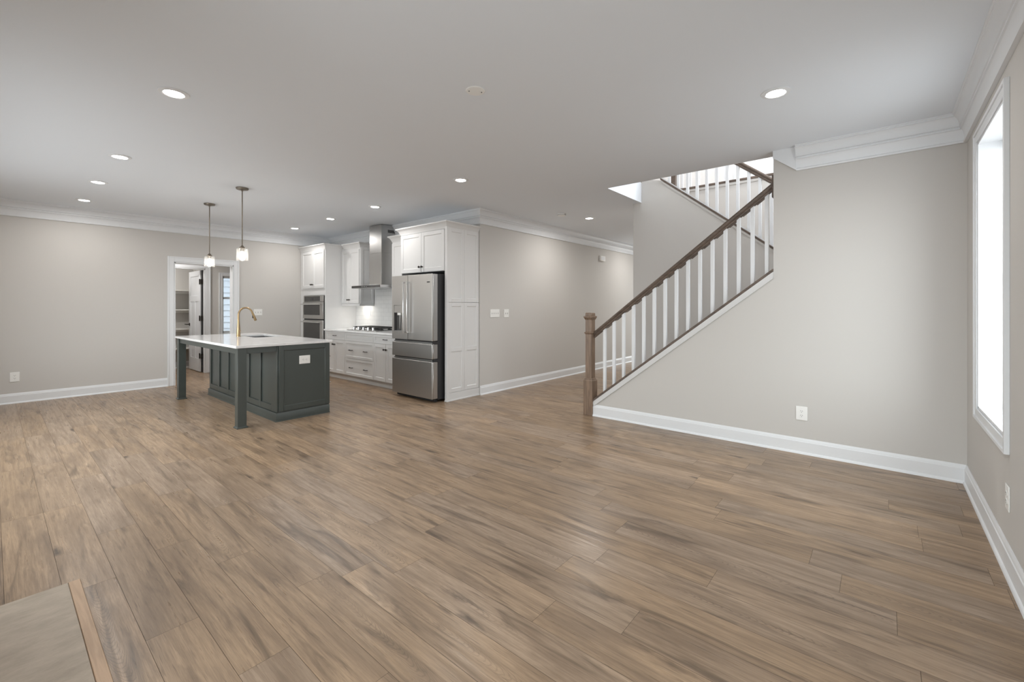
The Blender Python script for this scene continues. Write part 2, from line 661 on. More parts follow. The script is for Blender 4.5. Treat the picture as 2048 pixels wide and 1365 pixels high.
# ------------------------------------------------------------------ FLOOR
PW, PL = 0.1785, 1.25
HX0, HX1, HY0, HY1 = -2.985, -1.25, -0.21, 0.238     # hearth in the floor
GAP = 0.0006


def build_floor():
    v, f, uvs, cols, mis, loc = [], [], [], [], [], []
    known = {2: -3.485, 3: -3.021, 4: -2.62, 5: -2.114}     # row -> one plank end seen in the photo
    x_min, x_max = -12.4, XR
    y_start = 0.0385 - 4 * PW + 0.0
    ny = int((12.0 - y_start) / PW) + 1

    def quad(x0, x1, y0, y1, z, px, py, rnd, mi=0):
        k = len(v)
        v.extend([(x0, y0, z), (x1, y0, z), (x1, y1, z), (x0, y1, z)])
        f.append((k, k + 1, k + 2, k + 3))
        for (x, y) in ((x0, y0), (x1, y0), (x1, y1), (x0, y1)):
            uvs.append((x - px[0] + px[1], y - py[0] + py[1]))
            loc.append((x - px[0] + px[1], y - py[0] - PW / 2))
            cols.append((*rnd, 1))
        mis.append(mi)

    rg = random.Random(21)
    for r in range(-4, ny):
        y0 = 0.0385 + r * PW
        y1 = y0 + PW
        if r in known:
            off = known[r]
        else:
            off = rg.uniform(0, PL)
        k0 = math.floor((x_min - off) / PL)
        x = off + k0 * PL
        while x < x_max:
            rnd = (rg.random(), rg.random(), rg.random())
            ou, ov = rg.uniform(0, 400), rg.uniform(0, 400)
            a, b = max(x, x_min), min(x + PL, x_max)
            if b - a > 0.01:
                pieces = [(a + GAP, b - GAP, y0 + GAP, y1 - GAP)]
                # cut the hearth and its edging strip out
                hx0, hx1, hy0, hy1 = HX0 - 0.0, HX1, HY0, 0.28
                out = []
                for (p0, p1, q0, q1) in pieces:
                    if p1 <= hx0 or p0 >= hx1 or q1 <= hy0 or q0 >= hy1:
                        out.append((p0, p1, q0, q1))
                        continue
                    if p0 < hx0:
                        out.append((p0, hx0, q0, q1))
                    if p1 > hx1:
                        out.append((hx1, p1, q0, q1))
                    m0, m1 = max(p0, hx0), min(p1, hx1)
                    if q0 < hy0:
                        out.append((m0, m1, q0, hy0))
                    if q1 > hy1:
                        out.append((m0, m1, hy1, q1))
                for (p0, p1, q0, q1) in out:
                    quad(p0, p1, q0, q1, 0.0, (x, ou), (y0, ov), rnd)
            x += PL
    # dark joint bed below the planks
    quad(x_min, x_max, y_start, 12.0, -0.006, (0, 0), (0, 0), (0, 0, 0), 1)
    me = bpy.data.meshes.new('floor')
    me.from_pydata(v, [], f)
    me.materials.append(M['floor'])
    me.materials.append(M['dark'])
    me.polygons.foreach_set('material_index', mis)
    ul = me.uv_layers.new(name='UVMap')
    ul.data.foreach_set('uv', [c for p in uvs for c in p])
    ul = me.uv_layers.new(name='Local')
    ul.data.foreach_set('uv', [c for p in loc for c in p])
    ca = me.color_attributes.new('plank', 'FLOAT_COLOR', 'CORNER')
    ca.data.foreach_set('color', [c for p in cols for c in p])
    o = bpy.data.objects.new('floor', me)
    C.objects.link(o)
    struct(o)


build_floor()
tag(MB().box(HX0 + 0.002, HX1, HY0, HY1, -0.02, 0.004).build('hearth_slab', M['hearth'], bevel=0.002),
    'grey-brown stone hearth slab set into the wood floor', 'hearth')
struct(MB().box(HX0 + 0.002, HX1, HY1 + 0.001, 0.279, -0.02, 0.005).build('trim_1', M['edgestrip'], bevel=0.002),
       'narrow pale wood strip along the hearth slab', 'floor trim')

# ------------------------------------------------------------------ WALLS
T = 0.12
DY0, DY1, DZ = 1.975, 2.85, 2.065      # doorway in the left wall
mb = MB().box(XL - T, XL, S_Y, DY0, 0, CH).box(XL - T, XL, DY1, YK + T, 0, CH).box(XL - T, XL, DY0, DY1, DZ, CH)
struct(mb.build('wall_left', M['wall'], smooth=False))
struct(MB().box(XL, XF - T, YK, YK + T, 0, CH).build('wall_kitchen', M['wall'], smooth=False))
struct(MB().box(XF - T, XF, YK, 12.0, 0, CH).build('wall_hall', M['wall'], smooth=False))
mb = MB().box(XF - T, -4.3, 12.0, 12.1, 0, CH).box(-3.0, -2.57, 12.0, 12.1, 0, CH).box(-4.3, -3.0, 12.0, 12.1, 2.3, CH).box(-4.3, -3.0, 12.0, 12.1, 0, 0.25)
struct(mb.build('wall_hall_end', M['wall'], smooth=False))
struct(MB().box(-4.32, -2.98, 12.04, 12.046, 0.24, 2.31).build('window_5', M['pane'], smooth=False))  # unseen glazing added at the hall end to light the hall wall
struct(MB().box(-2.69, -2.57, Y2 + T, 12.0, 0, CH).build('wall_hall_right', M['wall'], smooth=False))
# stair wall: knee wall under the railing, full height to the right
CAPX0, CAPZ0 = -2.70, 0.189
capz = lambda x: CAPZ0 + (x - CAPX0) * SL
WEX = -0.78
poly = [(-2.695, 0), (XR, 0), (XR, CH), (WEX, CH), (WEX, capz(WEX) - 0.03), (-2.695, capz(-2.695) - 0.03)]
struct(MB().prism(poly, 'y', YS, YS + T).build('wall_stair', M['wall'], smooth=False))
# wall between the flights
cap2 = lambda x: 2.02 - 0.79 * (x + 0.975)
poly = [(-2.69, 0), (-0.68, 0), (-0.68, cap2(-0.68) - 0.03), (-2.28, cap2(-2.28) - 0.03), (-2.568, 3.10), (-2.568, CH), (-2.69, CH)]
struct(MB().prism(poly, 'y', Y2, Y2 + T).build('wall_mid_stair', M['wall'], smooth=False))
struct(MB().box(-2.57, XR, Y3, Y3 + T, 0, UF + 0.02).build('wall_stairwell', M['wall'], smooth=False))
# right wall with the deep window opening
WY0, WY1, WZ0, WZ1 = 3.335, 4.175, 0.66, 2.40
RT = 0.20
mb = MB().box(XR, XR + RT, S_Y, WY0, 0, CH).box(XR, XR + RT, WY1, Y3 + T, 0, CH)
mb.box(XR, XR + RT, WY0, WY1, 0, WZ0).box(XR, XR + RT, WY0, WY1, WZ1, CH)
struct(mb.build('wall_right', M['wall'], smooth=False))
# south wall behind the camera with its windows
mb = MB()
xs = [XL - T]
for (x0, x1, z0, z1) in S_WIN:
    mb.box(xs[-1], x0, S_Y - T, S_Y, 0, CH)
    mb.box(x0, x1, S_Y - T, S_Y, z1, CH)
    if z0 > 0:
        mb.box(x0, x1, S_Y - T, S_Y, 0, z0)
    xs.append(x1)
mb.box(xs[-1], XR + RT, S_Y - T, S_Y, 0, CH)
mb.box(-3.2, -1.55, S_Y, HY0 - 0.001, 0, CH)
struct(mb.build('wall_south', M['wall'], smooth=False))
for i, (x0, x1, z0, z1) in enumerate(S_WIN):
    w = bpy.data.objects.new('window_%d' % (i + 3), None)
    C.objects.link(w)
    struct(w)
    fr = MB()
    y0, y1 = S_Y - 0.09, S_Y - 0.03
    n_ = max(2, round((x1 - x0) / 0.9))
    for q in range(n_ + 1):
        a = x0 + (x1 - x0 - 0.05) * q / n_
        b = a + 0.05
        fr.box(a, b, y0, y1, z0, z1)
    fr.box(x0, x1, y0, y1, z0, z0 + 0.06).box(x0, x1, y0, y1, z1 - 0.06, z1)
    fr.build('frame', M['trim'], w)
    MB().box(x0 + 0.02, x1 - 0.02, S_Y - 0.063, S_Y - 0.057, z0 + 0.02, z1 - 0.02).build('pane', M['pane'], w)

# ceiling slab with the stairwell hole
HXL, HYF = -2.57, 4.86
mb = MB().box(XL - T, XR + RT, S_Y - T, HYF, CH, UF - 0.02)
mb.box(XL - T, HXL, HYF, 12.1, CH, UF - 0.02)
mb.box(HXL, XR + RT, Y3 + T, 12.1, CH, UF - 0.02)
mb.box(-10.42, XL - T, 0.9, 4.6, 2.5, 2.6)
mb.box(-11.64, -10.42, 1.1, 2.98, 2.5, 2.6)
struct(mb.build('ceiling', M['ceiling'], smooth=False))

# upper storey seen through the stairwell
struct(MB().box(-5.0, HXL - 0.005, HYF, 9.0, UF - 0.019, UF).box(HXL - 0.005, XR, Y3 + 0.01, 9.0, UF - 0.019, UF).build('floor_upper', M['tread'], smooth=False))
struct(MB().box(-5.0, XR, 8.3, 8.4, UF, 5.5).build('wall_upper_back', M['upper'], smooth=False))
struct(MB().box(-5.0, XR + RT, HYF - 0.14, HYF - 0.005, UF - 0.02, 5.5).build('wall_upper_front', M['upper'], smooth=False))
mb = MB().box(XR, XR + RT, HYF - 0.005, 5.0, UF - 0.02, 5.5).box(XR, XR + RT, 8.2, 8.4, UF - 0.02, 5.5)
mb.box(XR, XR + RT, 5.0, 8.2, UF - 0.02, 3.5).box(XR, XR + RT, 5.0, 8.2, 5.4, 5.5)  # opening added here to let daylight flood the stairwell
struct(mb.build('wall_upper_right', M['upper'], smooth=False))
struct(MB().box(-5.1, -5.0, HYF - 0.14, 8.4, UF, 5.5).build('wall_upper_left', M['upper'], smooth=False))
struct(MB().box(-5.1, XR + RT, HYF - 0.14, 8.4, 5.5, 5.6).build('ceiling_upper', M['ceiling'], smooth=False))

# vestibule, pantry and the wall of the neighbouring wing outside
PX = -10.30
PY0, PY1 = 1.95, 2.745
QY0, QY1, QZ0, QZ1 = 3.05, 3.75, 0.775, 1.94
mb = MB()
mb.box(PX - T, PX, 1.0, PY0, 0, 2.5).box(PX - T, PX, PY1, QY0, 0, 2.5).box(PX - T, PX, QY1, 4.5, 0, 2.5)
mb.box(PX - T, PX, PY0, PY1, 2.065, 2.5).box(PX - T, PX, QY0, QY1, 0, QZ0).box(PX - T, PX, QY0, QY1, QZ1, 2.5)
struct(mb.build('wall_vestibule', M['wall'], smooth=False))
struct(MB().box(PX - T, XL - T, 0.9, 1.0, 0, 2.5).box(PX - T, XL - T, 4.5, 4.6, 0, 2.5).build('wall_vestibule_ends', M['wall'], smooth=False))
mb = MB().box(-11.64, -11.52, 1.1, 2.98, 0, 2.5).box(-11.52, PX - T, 1.1, 1.2, 0, 2.5).box(-11.52, PX - T, 2.86, 2.98, 0, 2.5)
struct(mb.build('wall_pantry', M['wall'], smooth=False))
mb = MB()
for k in range(36):
    z = -0.6 + k * 0.148 - 0.0
    z = 1.074 + (k - 12) * 0.1475
    mb.prism([(-12.55, z), (-12.528, z), (-12.55, z + 0.1475)], 'y', 2.99, 8.0)
mb.box(-12.7, -12.55, 2.99, 8.0, -0.7, 4.7)
struct(mb.build('exterior_siding', M['siding'], smooth=False), 'pale blue lap siding seen through the far window', 'siding')

struct(MB().box(-12.7, -11.0, 2.99, 8.0, 2.75, 2.95).build('exterior_blocker', M['siding'], smooth=False), 'eave added over the side passage outside to cut sky light', 'blocker')  # unseen slab added to keep the sky off the siding

# ------------------------------------------------------------------ CROWN, BASEBOARD, CASINGS
crown = [(0, -0.215), (0.022, -0.215), (0.025, -0.204), (0.021, -0.197), (0.014, -0.194), (0.016, -0.186), (0.020, -0.150), (0.029, -0.122), (0.033, -0.118),
         (0.042, -0.117), (0.042, -0.103), (0.036, -0.099), (0.047, -0.094), (0.047, -0.084), (0.050, -0.062), (0.060, -0.038), (0.072, -0.025), (0.081, -0.023), (0.081, -0.010), (0.088, -0.007), (0.088, 0), (0, 0)]
crown = [(o, CH + z) for o, z in crown]
struct(MB().sweep(crown, [(XL, S_Y), (XL, YK), (XF, YK), (XF, 12.0)]).build('trim_2', M['trim']), 'deep white crown moulding over the left wall and kitchen', 'crown moulding')
mb = MB().sweep(crown, [(-0.60, YS), (XR, YS), (XR, S_Y)])
mb.prism([(-0.60, CH - 0.205), (-0.60, CH), (WEX, CH), (WEX, CH - 0.062)], 'y', YS - 0.026, YS)
mb.prism([(-0.594, CH - 0.215), (-0.594, CH - 0.195), (WEX, CH - 0.046), (WEX, CH - 0.066)], 'y', YS - 0.034, YS)
struct(mb.build('trim_3', M['trim']), 'deep white crown moulding over the stair wall and right wall', 'crown moulding')

BH = 0.138
base = [(0, 0), (0.026, 0), (0.025, 0.010), (0.020, 0.018), (0.015, 0.021), (0.015, 0.108), (0.011, 0.113), (0.011, 0.120), (0.007, 0.130), (0.004, BH), (0, BH)]
struct(MB().sweep(base, [(XL, S_Y), (XL, DY0 - 0.09)]).sweep(base, [(XL, DY1 + 0.1), (XL, 4.07)]).build('baseboard_left', M['trim']))
struct(MB().sweep(base, [(XF, YK), (XF, 12.0)]).build('baseboard_hall', M['trim']))
struct(MB().sweep(base, [(-2.694, YS), (XR, YS)]).build('baseboard_stair', M['trim']))
struct(MB().sweep(base, [(XR, YS), (XR, S_Y)]).build('baseboard_right', M['trim']))
struct(MB().sweep(base, [(-11.52, 1.2), (-11.52, 2.86)]).build('baseboard_pantry', M['trim']))
struct(MB().sweep(base, [(PX, PY1 + 0.09), (PX, 4.5)]).build('baseboard_vestibule', M['trim']))


def casing_x(mb, xface, out, y0, y1, ztop, w, t=0.018, z0=0.0, sill=False):
    """flat casing with a raised outer band round an opening on a wall of constant x"""
    xa, xb = xface, xface + out * t
    xc = xface + out * (t + 0.007)
    k = 0.02
    zb = z0 - w if sill else z0
    zi = zb + k if sill else z0
    for a, b in ((y0 - w + k, y0 - 0.004), (y1 + 0.004, y1 + w - k)):
        mb.box(xa, xb, a, b, zi, ztop + w - k)
    mb.box(xa, xb, y0 - 0.004, y1 + 0.004, ztop + 0.004, ztop + w - k)
    mb.box(xa, xc, y0 - w, y0 - w + k, zb, ztop + w)
    mb.box(xa, xc, y1 + w - k, y1 + w, zb, ztop + w)
    mb.box(xa, xc, y0 - w + k, y1 + w - k, ztop + w - k, ztop + w)
    if sill:
        mb.box(xa, xb, y0 - 0.004, y1 + 0.004, zi, z0 - 0.004)
        mb.box(xa, xc, y0 - w + k, y1 + w - k, zb, zi)


# door_1: cased opening in the left wall
d1 = bpy.data.objects.new('door_1', None)
C.objects.link(d1)
struct(d1, 'white cased doorway in the left wall behind the island', 'doorway')
mb = MB()
casing_x(mb, XL, 1, DY0, DY1, DZ, 0.092)
mb.build('casing', M['trim'], d1, bevel=0.002)
mb = MB().box(XL - T - 0.004, XL + 0.012, DY0 - 0.001, DY0 + 0.016, 0, DZ).box(XL - T - 0.004, XL + 0.012, DY1 - 0.016, DY1 + 0.001, 0, DZ)
mb.box(XL - T - 0.004, XL + 0.012, DY0, DY1, DZ - 0.016, DZ + 0.001)
mb.build('jamb', M['trim'], d1)

# door_2: pantry door, open into the pantry
d2 = bpy.data.objects.new('door_2', None)
C.objects.link(d2)
struct(d2, 'white panelled pantry door standing open with black hinges', 'door')
mb = MB()
casing_x(mb, PX, 1, PY0, PY1, 2.065, 0.09)
mb.build('casing', M['trim'], d2, bevel=0.002)
mb = MB().box(PX - T - 0.004, PX + 0.01, PY1 - 0.016, PY1 + 0.001, 0, 2.065).box(PX - T - 0.004, PX + 0.01, PY0, PY0 + 0.016, 0, 2.065)
mb.box(PX - T - 0.004, PX + 0.01, PY0, PY1, 2.05, 2.066)
mb.build('jamb', M['trim'], d2)
# leaf runs along -x from the hinge side, its face looks to -y
LX1, LX0 = PX - T - 0.01, PX - T - 0.01 - 0.745
LY0, LY1 = 2.690, 2.725
mb = MB()
st = 0.11
mb.box(LX0, LX0 + st, LY0, LY1, 0.012, 2.04).box(LX1 - st, LX1, LY0, LY1, 0.012, 2.04)
for z0, z1 in ((0.012, 0.27), (1.42, 1.54), (1.93, 2.04)):
    mb.box(LX0 + st, LX1 - st, LY0, LY1, z0, z1)
mb.box((LX0 + LX1) / 2 - 0.05, (LX0 + LX1) / 2 + 0.05, LY0, LY1, 0.27, 1.42)
mb.box(LX0 + st, LX1 - st, LY0 + 0.010, LY1 - 0.010, 0.27, 1.93)
leaf = mb.build('door_leaf', M['trim'], d2, bevel=0.003)
hb = MB()
hb.lathe([(0.032, -0.008), (0.032, 0.0)], (LX0 + 0.06, LY0, 0.945), 20, axis='y')
hb.tube([(LX0 + 0.06, LY0, 0.945), (LX0 + 0.06, LY0 - 0.05, 0.945), (LX0 + 0.05, LY0 - 0.055, 0.945), (LX0 - 0.06, LY0 - 0.055, 0.945)], 0.009)
hb.build('door_handle', M['bronze'], d2)['label'] = 'black lever handle'
for z in (1.815, 1.084, 0.332):
    h = MB().box(LX1 - 0.045, LX1 + 0.012, LY0 - 0.003, LY0 + 0.004, z - 0.05, z + 0.05)
    h.lathe([(0.008, -0.055), (0.008, 0.055)], (LX1 + 0.003, LY0 - 0.006, z), 12)
    h.box(PX - T + 0.0605, PX - T + 0.066, PY1 - 0.058, PY1 - 0.008, z - 0.05, z + 0.05)
    h.build('hinge', M['bronze'], d2)['label'] = 'black hinge'
# dark strip of the gap side of the jamb
MB().box(PX - T - 0.009, PX - T + 0.06, PY1 - 0.0345, PY1 - 0.0165, 0.012, 2.045).build('gap_strip', M['rubber'], d2)

# window_1: the deep window in the right wall
w1 = bpy.data.objects.new('window_1', None)
C.objects.link(w1)
struct(w1, 'tall white deep-set window in the right wall', 'window')
mb = MB()
casing_x(mb, XR, -1, WY0, WY1, WZ1, 0.072, t=0.015, z0=WZ0, sill=True)
mb.build('casing', M['trim'], w1, bevel=0.0015)
mb = MB()
for a, b in ((WY0 - 0.001, WY0 + 0.014), (WY1 - 0.014, WY1 + 0.001)):
    mb.box(XR - 0.006, XR + 0.18, a, b, WZ0, WZ1)
mb.box(XR - 0.006, XR + 0.18, WY0, WY1, WZ0 - 0.001, WZ0 + 0.014).box(XR - 0.006, XR + 0.18, WY0, WY1, WZ1 - 0.014, WZ1 + 0.001)
mb.build('jamb', M['trim'], w1)
mb = MB()
xa, xb = XR + 0.135, XR + 0.175
mb.box(xa, xb, WY0, WY0 + 0.04, WZ0, WZ1).box(xa, xb, WY1 - 0.04, WY1, WZ0, WZ1)
for z0, z1 in ((WZ0, WZ0 + 0.06), (1.50, 1.55), (WZ1 - 0.05, WZ1)):
    mb.box(xa, xb, WY0, WY1, z0, z1)
mb.build('sash', M['trim'], w1)
MB().box(XR + 0.152, XR + 0.158, WY0 + 0.04, WY1 - 0.04, WZ0 + 0.04, WZ1 - 0.04).build('pane', M['pane'], w1)

# window_2: seen through the doorway
w2 = bpy.data.objects.new('window_2', None)
C.objects.link(w2)
struct(w2, 'narrow view of a sash window beyond the doorway', 'window')
mb = MB()
casing_x(mb, PX, 1, QY0, QY1, QZ1, 0.07, t=0.018, z0=QZ0, sill=True)
mb.build('casing', M['trim'], w2, bevel=0.002)
mb = MB()
xa, xb = PX - 0.09, PX - 0.05
mb.box(xa, xb, QY0, QY0 + 0.03, QZ0, QZ1).box(xa, xb, QY1 - 0.03, QY1, QZ0, QZ1)
for z0, z1 in ((QZ0, QZ0 + 0.04), (1.475, 1.515), (QZ1 - 0.04, QZ1)):
    mb.box(xa, xb, QY0, QY1, z0, z1)
mb.build('sash', M['trim'], w2)
MB().box(PX - 0.072, PX - 0.067, QY0 + 0.02, QY1 - 0.02, QZ0 + 0.02, QZ1 - 0.02).build('pane', M['pane'], w2)

# pantry shelves
SHG = 'white shelves on the pantry back wall'
for z, lab in ((1.663, 'topmost white shelf on the pantry back wall'), (1.256, 'second white pantry shelf from the top'),
               (0.851, 'third white pantry shelf, at island worktop height'), (0.44, 'lowest white pantry shelf, seen under the island worktop')):
    t = thing('pantry_shelf', lab, 'shelf', (-11.36, 2.03, z), 0, SHG)
    MB().box(-0.16, 0.15, -0.83, 0.83, -0.019, 0.0).build('shelf_board', M['shelf'], t, bevel=0.002)
    MB().box(-0.16, -0.142, -0.83, 0.83, -0.075, -0.0195).build('cleat', M['shelf'], t)


# ------------------------------------------------------------------ CABINET PARTS
def shaker(w, h, t=0.019, st=0.055, rec=0.009):
    """door front, local: x 0..w, z 0..h, front face y=0, back y=t, facing -y"""
    mb = MB()
    mb.box(0, st, 0, t, 0, h).box(w - st, w, 0, t, 0, h).box(st, w - st, 0, t, 0, st).box(st, w - st, 0, t, h - st, h)
    k = 0.006
    i0, i1, j0, j1 = st, w - st, st, h - st
    mb.box(i0, i1, rec, t - 0.001, j0, j1)
    # small sloped moulding inside the frame
    for a in ([(i0, j0), (i1, j0), (i1 - k, j0 + k), (i0 + k, j0 + k)], [(i1, j0), (i1, j1), (i1 - k, j1 - k), (i1 - k, j0 + k)],
              [(i1, j1), (i0, j1), (i0 + k, j1 - k), (i1 - k, j1 - k)], [(i0, j1), (i0, j0), (i0 + k, j0 + k), (i0 + k, j1 - k)]):
        mb.add([(a[0][0], 0.003, a[0][1]), (a[1][0], 0.003, a[1][1]), (a[2][0], rec, a[2][1]), (a[3][0], rec, a[3][1])], [(0, 1, 2, 3)])
    return mb


def shift(mb, dx, dy, dz):
    mb.v = [(x + dx, y + dy, z + dz) for x, y, z in mb.v]
    return mb


def turn_x(mb):
    """turn a shape that faces -y so that it faces +x"""
    mb.v = [(-y, x, z) for x, y, z in mb.v]
    return mb


def knob(parent, x, y, z):
    mb = MB().lathe([(0.009, 0.0), (0.006, -0.006), (0.006, -0.016), (0.0155, -0.021), (0.017, -0.027), (0.012, -0.033), (0.003, -0.034)], (x, y, z), 16, axis='y')
    mb.build('knob', M['bronze'], parent)['label'] = 'dark bronze knob'


def pull(parent, x, y, z, w=0.10):
    pts = [(x - w / 2, y, z), (x - w / 2, y - 0.018, z), (x - w / 2 + 0.008, y - 0.026, z), (x - w / 4, y - 0.028, z), (x, y - 0.029, z), (x + w / 4, y - 0.028, z),
           (x + w / 2 - 0.008, y - 0.026, z), (x + w / 2, y - 0.018, z), (x + w / 2, y, z)]
    MB().tube(pts, [0.006, 0.005, 0.005, 0.0055, 0.006, 0.0055, 0.005, 0.005, 0.006], 10).build('pull', M['bronze'], parent)['label'] = 'dark bronze bar pull'


def door(parent, x0, x1, yf, z0, z1, name='door'):
    g = 0.0024
    return shift(shaker(x1 - x0 - 2 * g, z1 - z0 - 2 * g), x0 + g, yf, z0 + g).build(name, M['cabinet'], parent, bevel=0.0012)


def drawer(parent, x0, x1, yf, z0, z1):
    g = 0.0024
    return shift(shaker(x1 - x0 - 2 * g, z1 - z0 - 2 * g, st=0.042), x0 + g, yf, z0 + g).build('drawer', M['cabinet'], parent, bevel=0.0012)


ccrown = [(0, -0.02), (0.006, -0.02), (0.008, 0.0), (0.014, 0.008), (0.022, 0.028), (0.038, 0.050), (0.056, 0.062), (0.060, 0.066), (0.060, 0.078), (0, 0.078)]


def ccrown_path(parent, path, ztop):
    MB().sweep([(o, ztop + z) for o, z in ccrown], path).build('crown', M['cabinet'], parent)


UY_ = 4.40
YF = 4.06                      # face of the base doors
# oven tower in the corner
t = thing('oven_cabinet', 'tall white oven cabinet in the kitchen corner by the left wall', 'cabinet')
OX0, OX1 = XL + 0.012, -8.03
mb = MB()
mb.box(OX0, OX1, YF + 0.02, YK - 0.004, 1.55, 2.43)                       # upper carcass
mb.box(OX0, -8.895, YF + 0.02, YK - 0.004, 0.0, 1.55).box(-8.055, OX1, YF + 0.02, YK - 0.004, 0.0, 1.55)
mb.box(-8.895, -8.055, YF + 0.02, YK - 0.004, 0.0, 0.385)
mb.box(-8.895, -8.055, YF + 0.30, YK - 0.004, 0.385, 1.55)
mb.box(OX0, -8.895, YF + 0.004, YF + 0.02, 0.0, 2.43).box(-8.055, OX1, YF + 0.004, YF + 0.02, 0.0, 2.43)
mb.box(-8.895, -8.055, YF + 0.004, YF + 0.02, 1.537, 2.43)
mb.build('carcass', M['cabinet'], t, bevel=0.0015)
dl = door(t, -8.955, -8.51, YF - 0.016, 1.672, 2.40)
dr = door(t, -8.51, -8.055, YF - 0.016, 1.672, 2.40)
knob(dl, -8.54, YF - 0.016, 1.745)
knob(dr, -8.48, YF - 0.016, 1.745)
door(t, -8.955, -8.055, YF - 0.016, 0.11, 0.38, 'drawer')
ccrown_path(t, [(OX1, UY_ - 0.001), (OX1, YF + 0.004), (OX0, YF + 0.004)][::-1], 2.43)

# the double wall oven
t = thing('wall_oven', 'stainless double wall oven set in the tall corner cabinet', 'oven', (-8.475, YF, 0.39))
x0, x1 = -0.405, 0.405
MB().box(x0 + 0.01, x1 - 0.01, 0.022, 0.28, 0.01, 1.135).build('oven_body', M['case'], t)
fr = MB().box(x0, x1, -0.004, 0.006, 0.0, 1.14)
fr.build('face_frame', M['rubber'], t)
mb = MB().box(x0, x1, -0.018, -0.005, 1.025, 1.14)
cp = mb.build('control_panel', M['steel'], t, bevel=0.002)
MB().box(x0 + 0.045, x1 - 0.13, -0.020, -0.017, 1.033, 1.128).build('display', M['blackglass'], cp)
MB().box(-0.05, 0.02, -0.0215, -0.0198, 1.055, 1.10).build('screen', M['case'], cp)


def oven_door(z0, z1, wz0, wz1, hz):
    d = MB().box(x0, x1, -0.030, -0.005, z0, z1).build('oven_door', M['steel'], t, bevel=0.003)
    MB().box(x0 + 0.035, x1 - 0.115, -0.032, -0.029, wz0, wz1).build('oven_window', M['blackglass'], d, bevel=0.002)
    h = MB().tube([(x0 + 0.0, -0.075, hz), (x1 - 0.03, -0.075, hz)], 0.012, 14)
    for px in (x0 + 0.04, x1 - 0.06):
        h.tube([(px, -0.03, hz), (px, -0.075, hz)], 0.009, 10)
    h.build('oven_handle', M['chrome'], d)


oven_door(0.69, 1.017, 0.765, 0.965, 0.975)
oven_door(0.02, 0.665, 0.10, 0.63, 0.63)

# wall cabinet left of the hood
t = thing('upper_cabinet', 'white two-door wall cabinet between oven cabinet and range hood', 'cabinet', group='white wall cabinets by the hood')
UY = 4.40
UX0, UX1 = -8.028, -7.385
MB().box(UX0, UX1, UY, YK - 0.01, 1.372, 2.43).build('carcass', M['cabinet'], t, bevel=0.0015)
MB().box(UX0, UX1 + 0.004, UY - 0.012, UY + 0.012, 1.331, 1.371).box(UX1 - 0.014, UX1 + 0.004, UY + 0.012, YK - 0.01, 1.331, 1.371).build('light_rail', M['cabinet'], t, bevel=0.003)
dl = door(t, UX0 + 0.01, -7.74, UY - 0.019, 1.374, 2.385)
dr = door(t, -7.74, UX1 - 0.012, UY - 0.019, 1.374, 2.385)
knob(dl, -7.77, UY - 0.019, 1.446)
knob(dr, -7.71, UY - 0.019, 1.446)
ep = turn_x(shaker(0.275, 1.05, t=0.012, st=0.05, rec=0.007))
shift(ep, UX1 + 0.012, UY + 0.010, 1.375).build('side_panel', M['cabinet'], t, bevel=0.0012)
ccrown_path(t, [(UX0 + 0.064, UY), (UX1, UY), (UX1, YK - 0.012)], 2.43)
# wall cabinet between hood and fridge
t = thing('upper_cabinet', 'white wall cabinet between range hood and refrigerator', 'cabinet', group='white wall cabinets by the hood')
VX0, VX1 = -6.375, -5.70
MB().box(VX0, VX1, UY, YK - 0.01, 1.372, 2.43).build('carcass', M['cabinet'], t, bevel=0.0015)
MB().box(VX0 - 0.004, VX1, UY - 0.012, UY + 0.012, 1.331, 1.371).box(VX0 - 0.004, VX0 + 0.014, UY + 0.012, YK - 0.01, 1.331, 1.371).build('light_rail', M['cabinet'], t, bevel=0.003)
dl = door(t, VX0 + 0.012, -6.04, UY - 0.019, 1.374, 2.385)
dr = door(t, -6.04, VX1 - 0.01, UY - 0.019, 1.374, 2.385)
knob(dl, -6.07, UY - 0.019, 1.446)
knob(dr, -6.01, UY - 0.019, 1.446)
ccrown_path(t, [(VX0, YK - 0.012), (VX0, UY), (VX1 - 0.03, UY)], 2.43)

# base cabinets
B0, B1, B2, B3 = -8.028, -7.325, -6.412, -5.690
ZT, ZD, ZM, ZB = 0.868, 0.716, 0.410, 0.110


def base_box(label, x0, x1):
    t = thing('base_cabinet', label, 'cabinet', group='white base cabinets under the cooktop worktop')
    MB().box(x0 + 0.001, x1 - 0.001, YF + 0.0195, YK - 0.01, 0.105, 0.869).build('carcass', M['cabinet'], t)
    MB().box(x0 + 0.001, x1 - 0.001, YF + 0.075, YF + 0.09, 0.0, 0.1045).build('toe_kick', M['cabinet'], t)
    return t


t = base_box('white base cabinet with one drawer over two doors beside the oven', B0, B1)
d = drawer(t, B0 + 0.02, B1, YF, ZD, ZT)
pull(d, -7.665, YF, 0.79)
dl = door(t, B0 + 0.02, -7.685, YF, ZB, ZD)
dr = door(t, -7.685, B1, YF, ZB, ZD)
knob(dl, -7.715, YF, 0.63)
knob(dr, -7.655, YF, 0.63)
t = base_box('white base cabinet of three wide drawers directly under the cooktop', B1, B2)
drawer(t, B1, B2, YF, ZD, ZT)
d = drawer(t, B1, B2, YF, ZM, ZD)
pull(d, -7.108, YF, 0.558)
pull(d, -6.645, YF, 0.558)
d = drawer(t, B1, B2, YF, ZB, ZM)
pull(d, -7.10, YF, 0.25)
pull(d, -6.64, YF, 0.25)
t = base_box('white base cabinet with one drawer over two doors beside the refrigerator', B2, B3)
d = drawer(t, B2, B3, YF, ZD, ZT)
pull(d, -6.067, YF, 0.79)
dl = door(t, B2, -6.062, YF, ZB, ZD)
dr = door(t, -6.062, B3, YF, ZB, ZD)
knob(dl, -6.09, YF, 0.63)
knob(dr, -6.03, YF, 0.63)

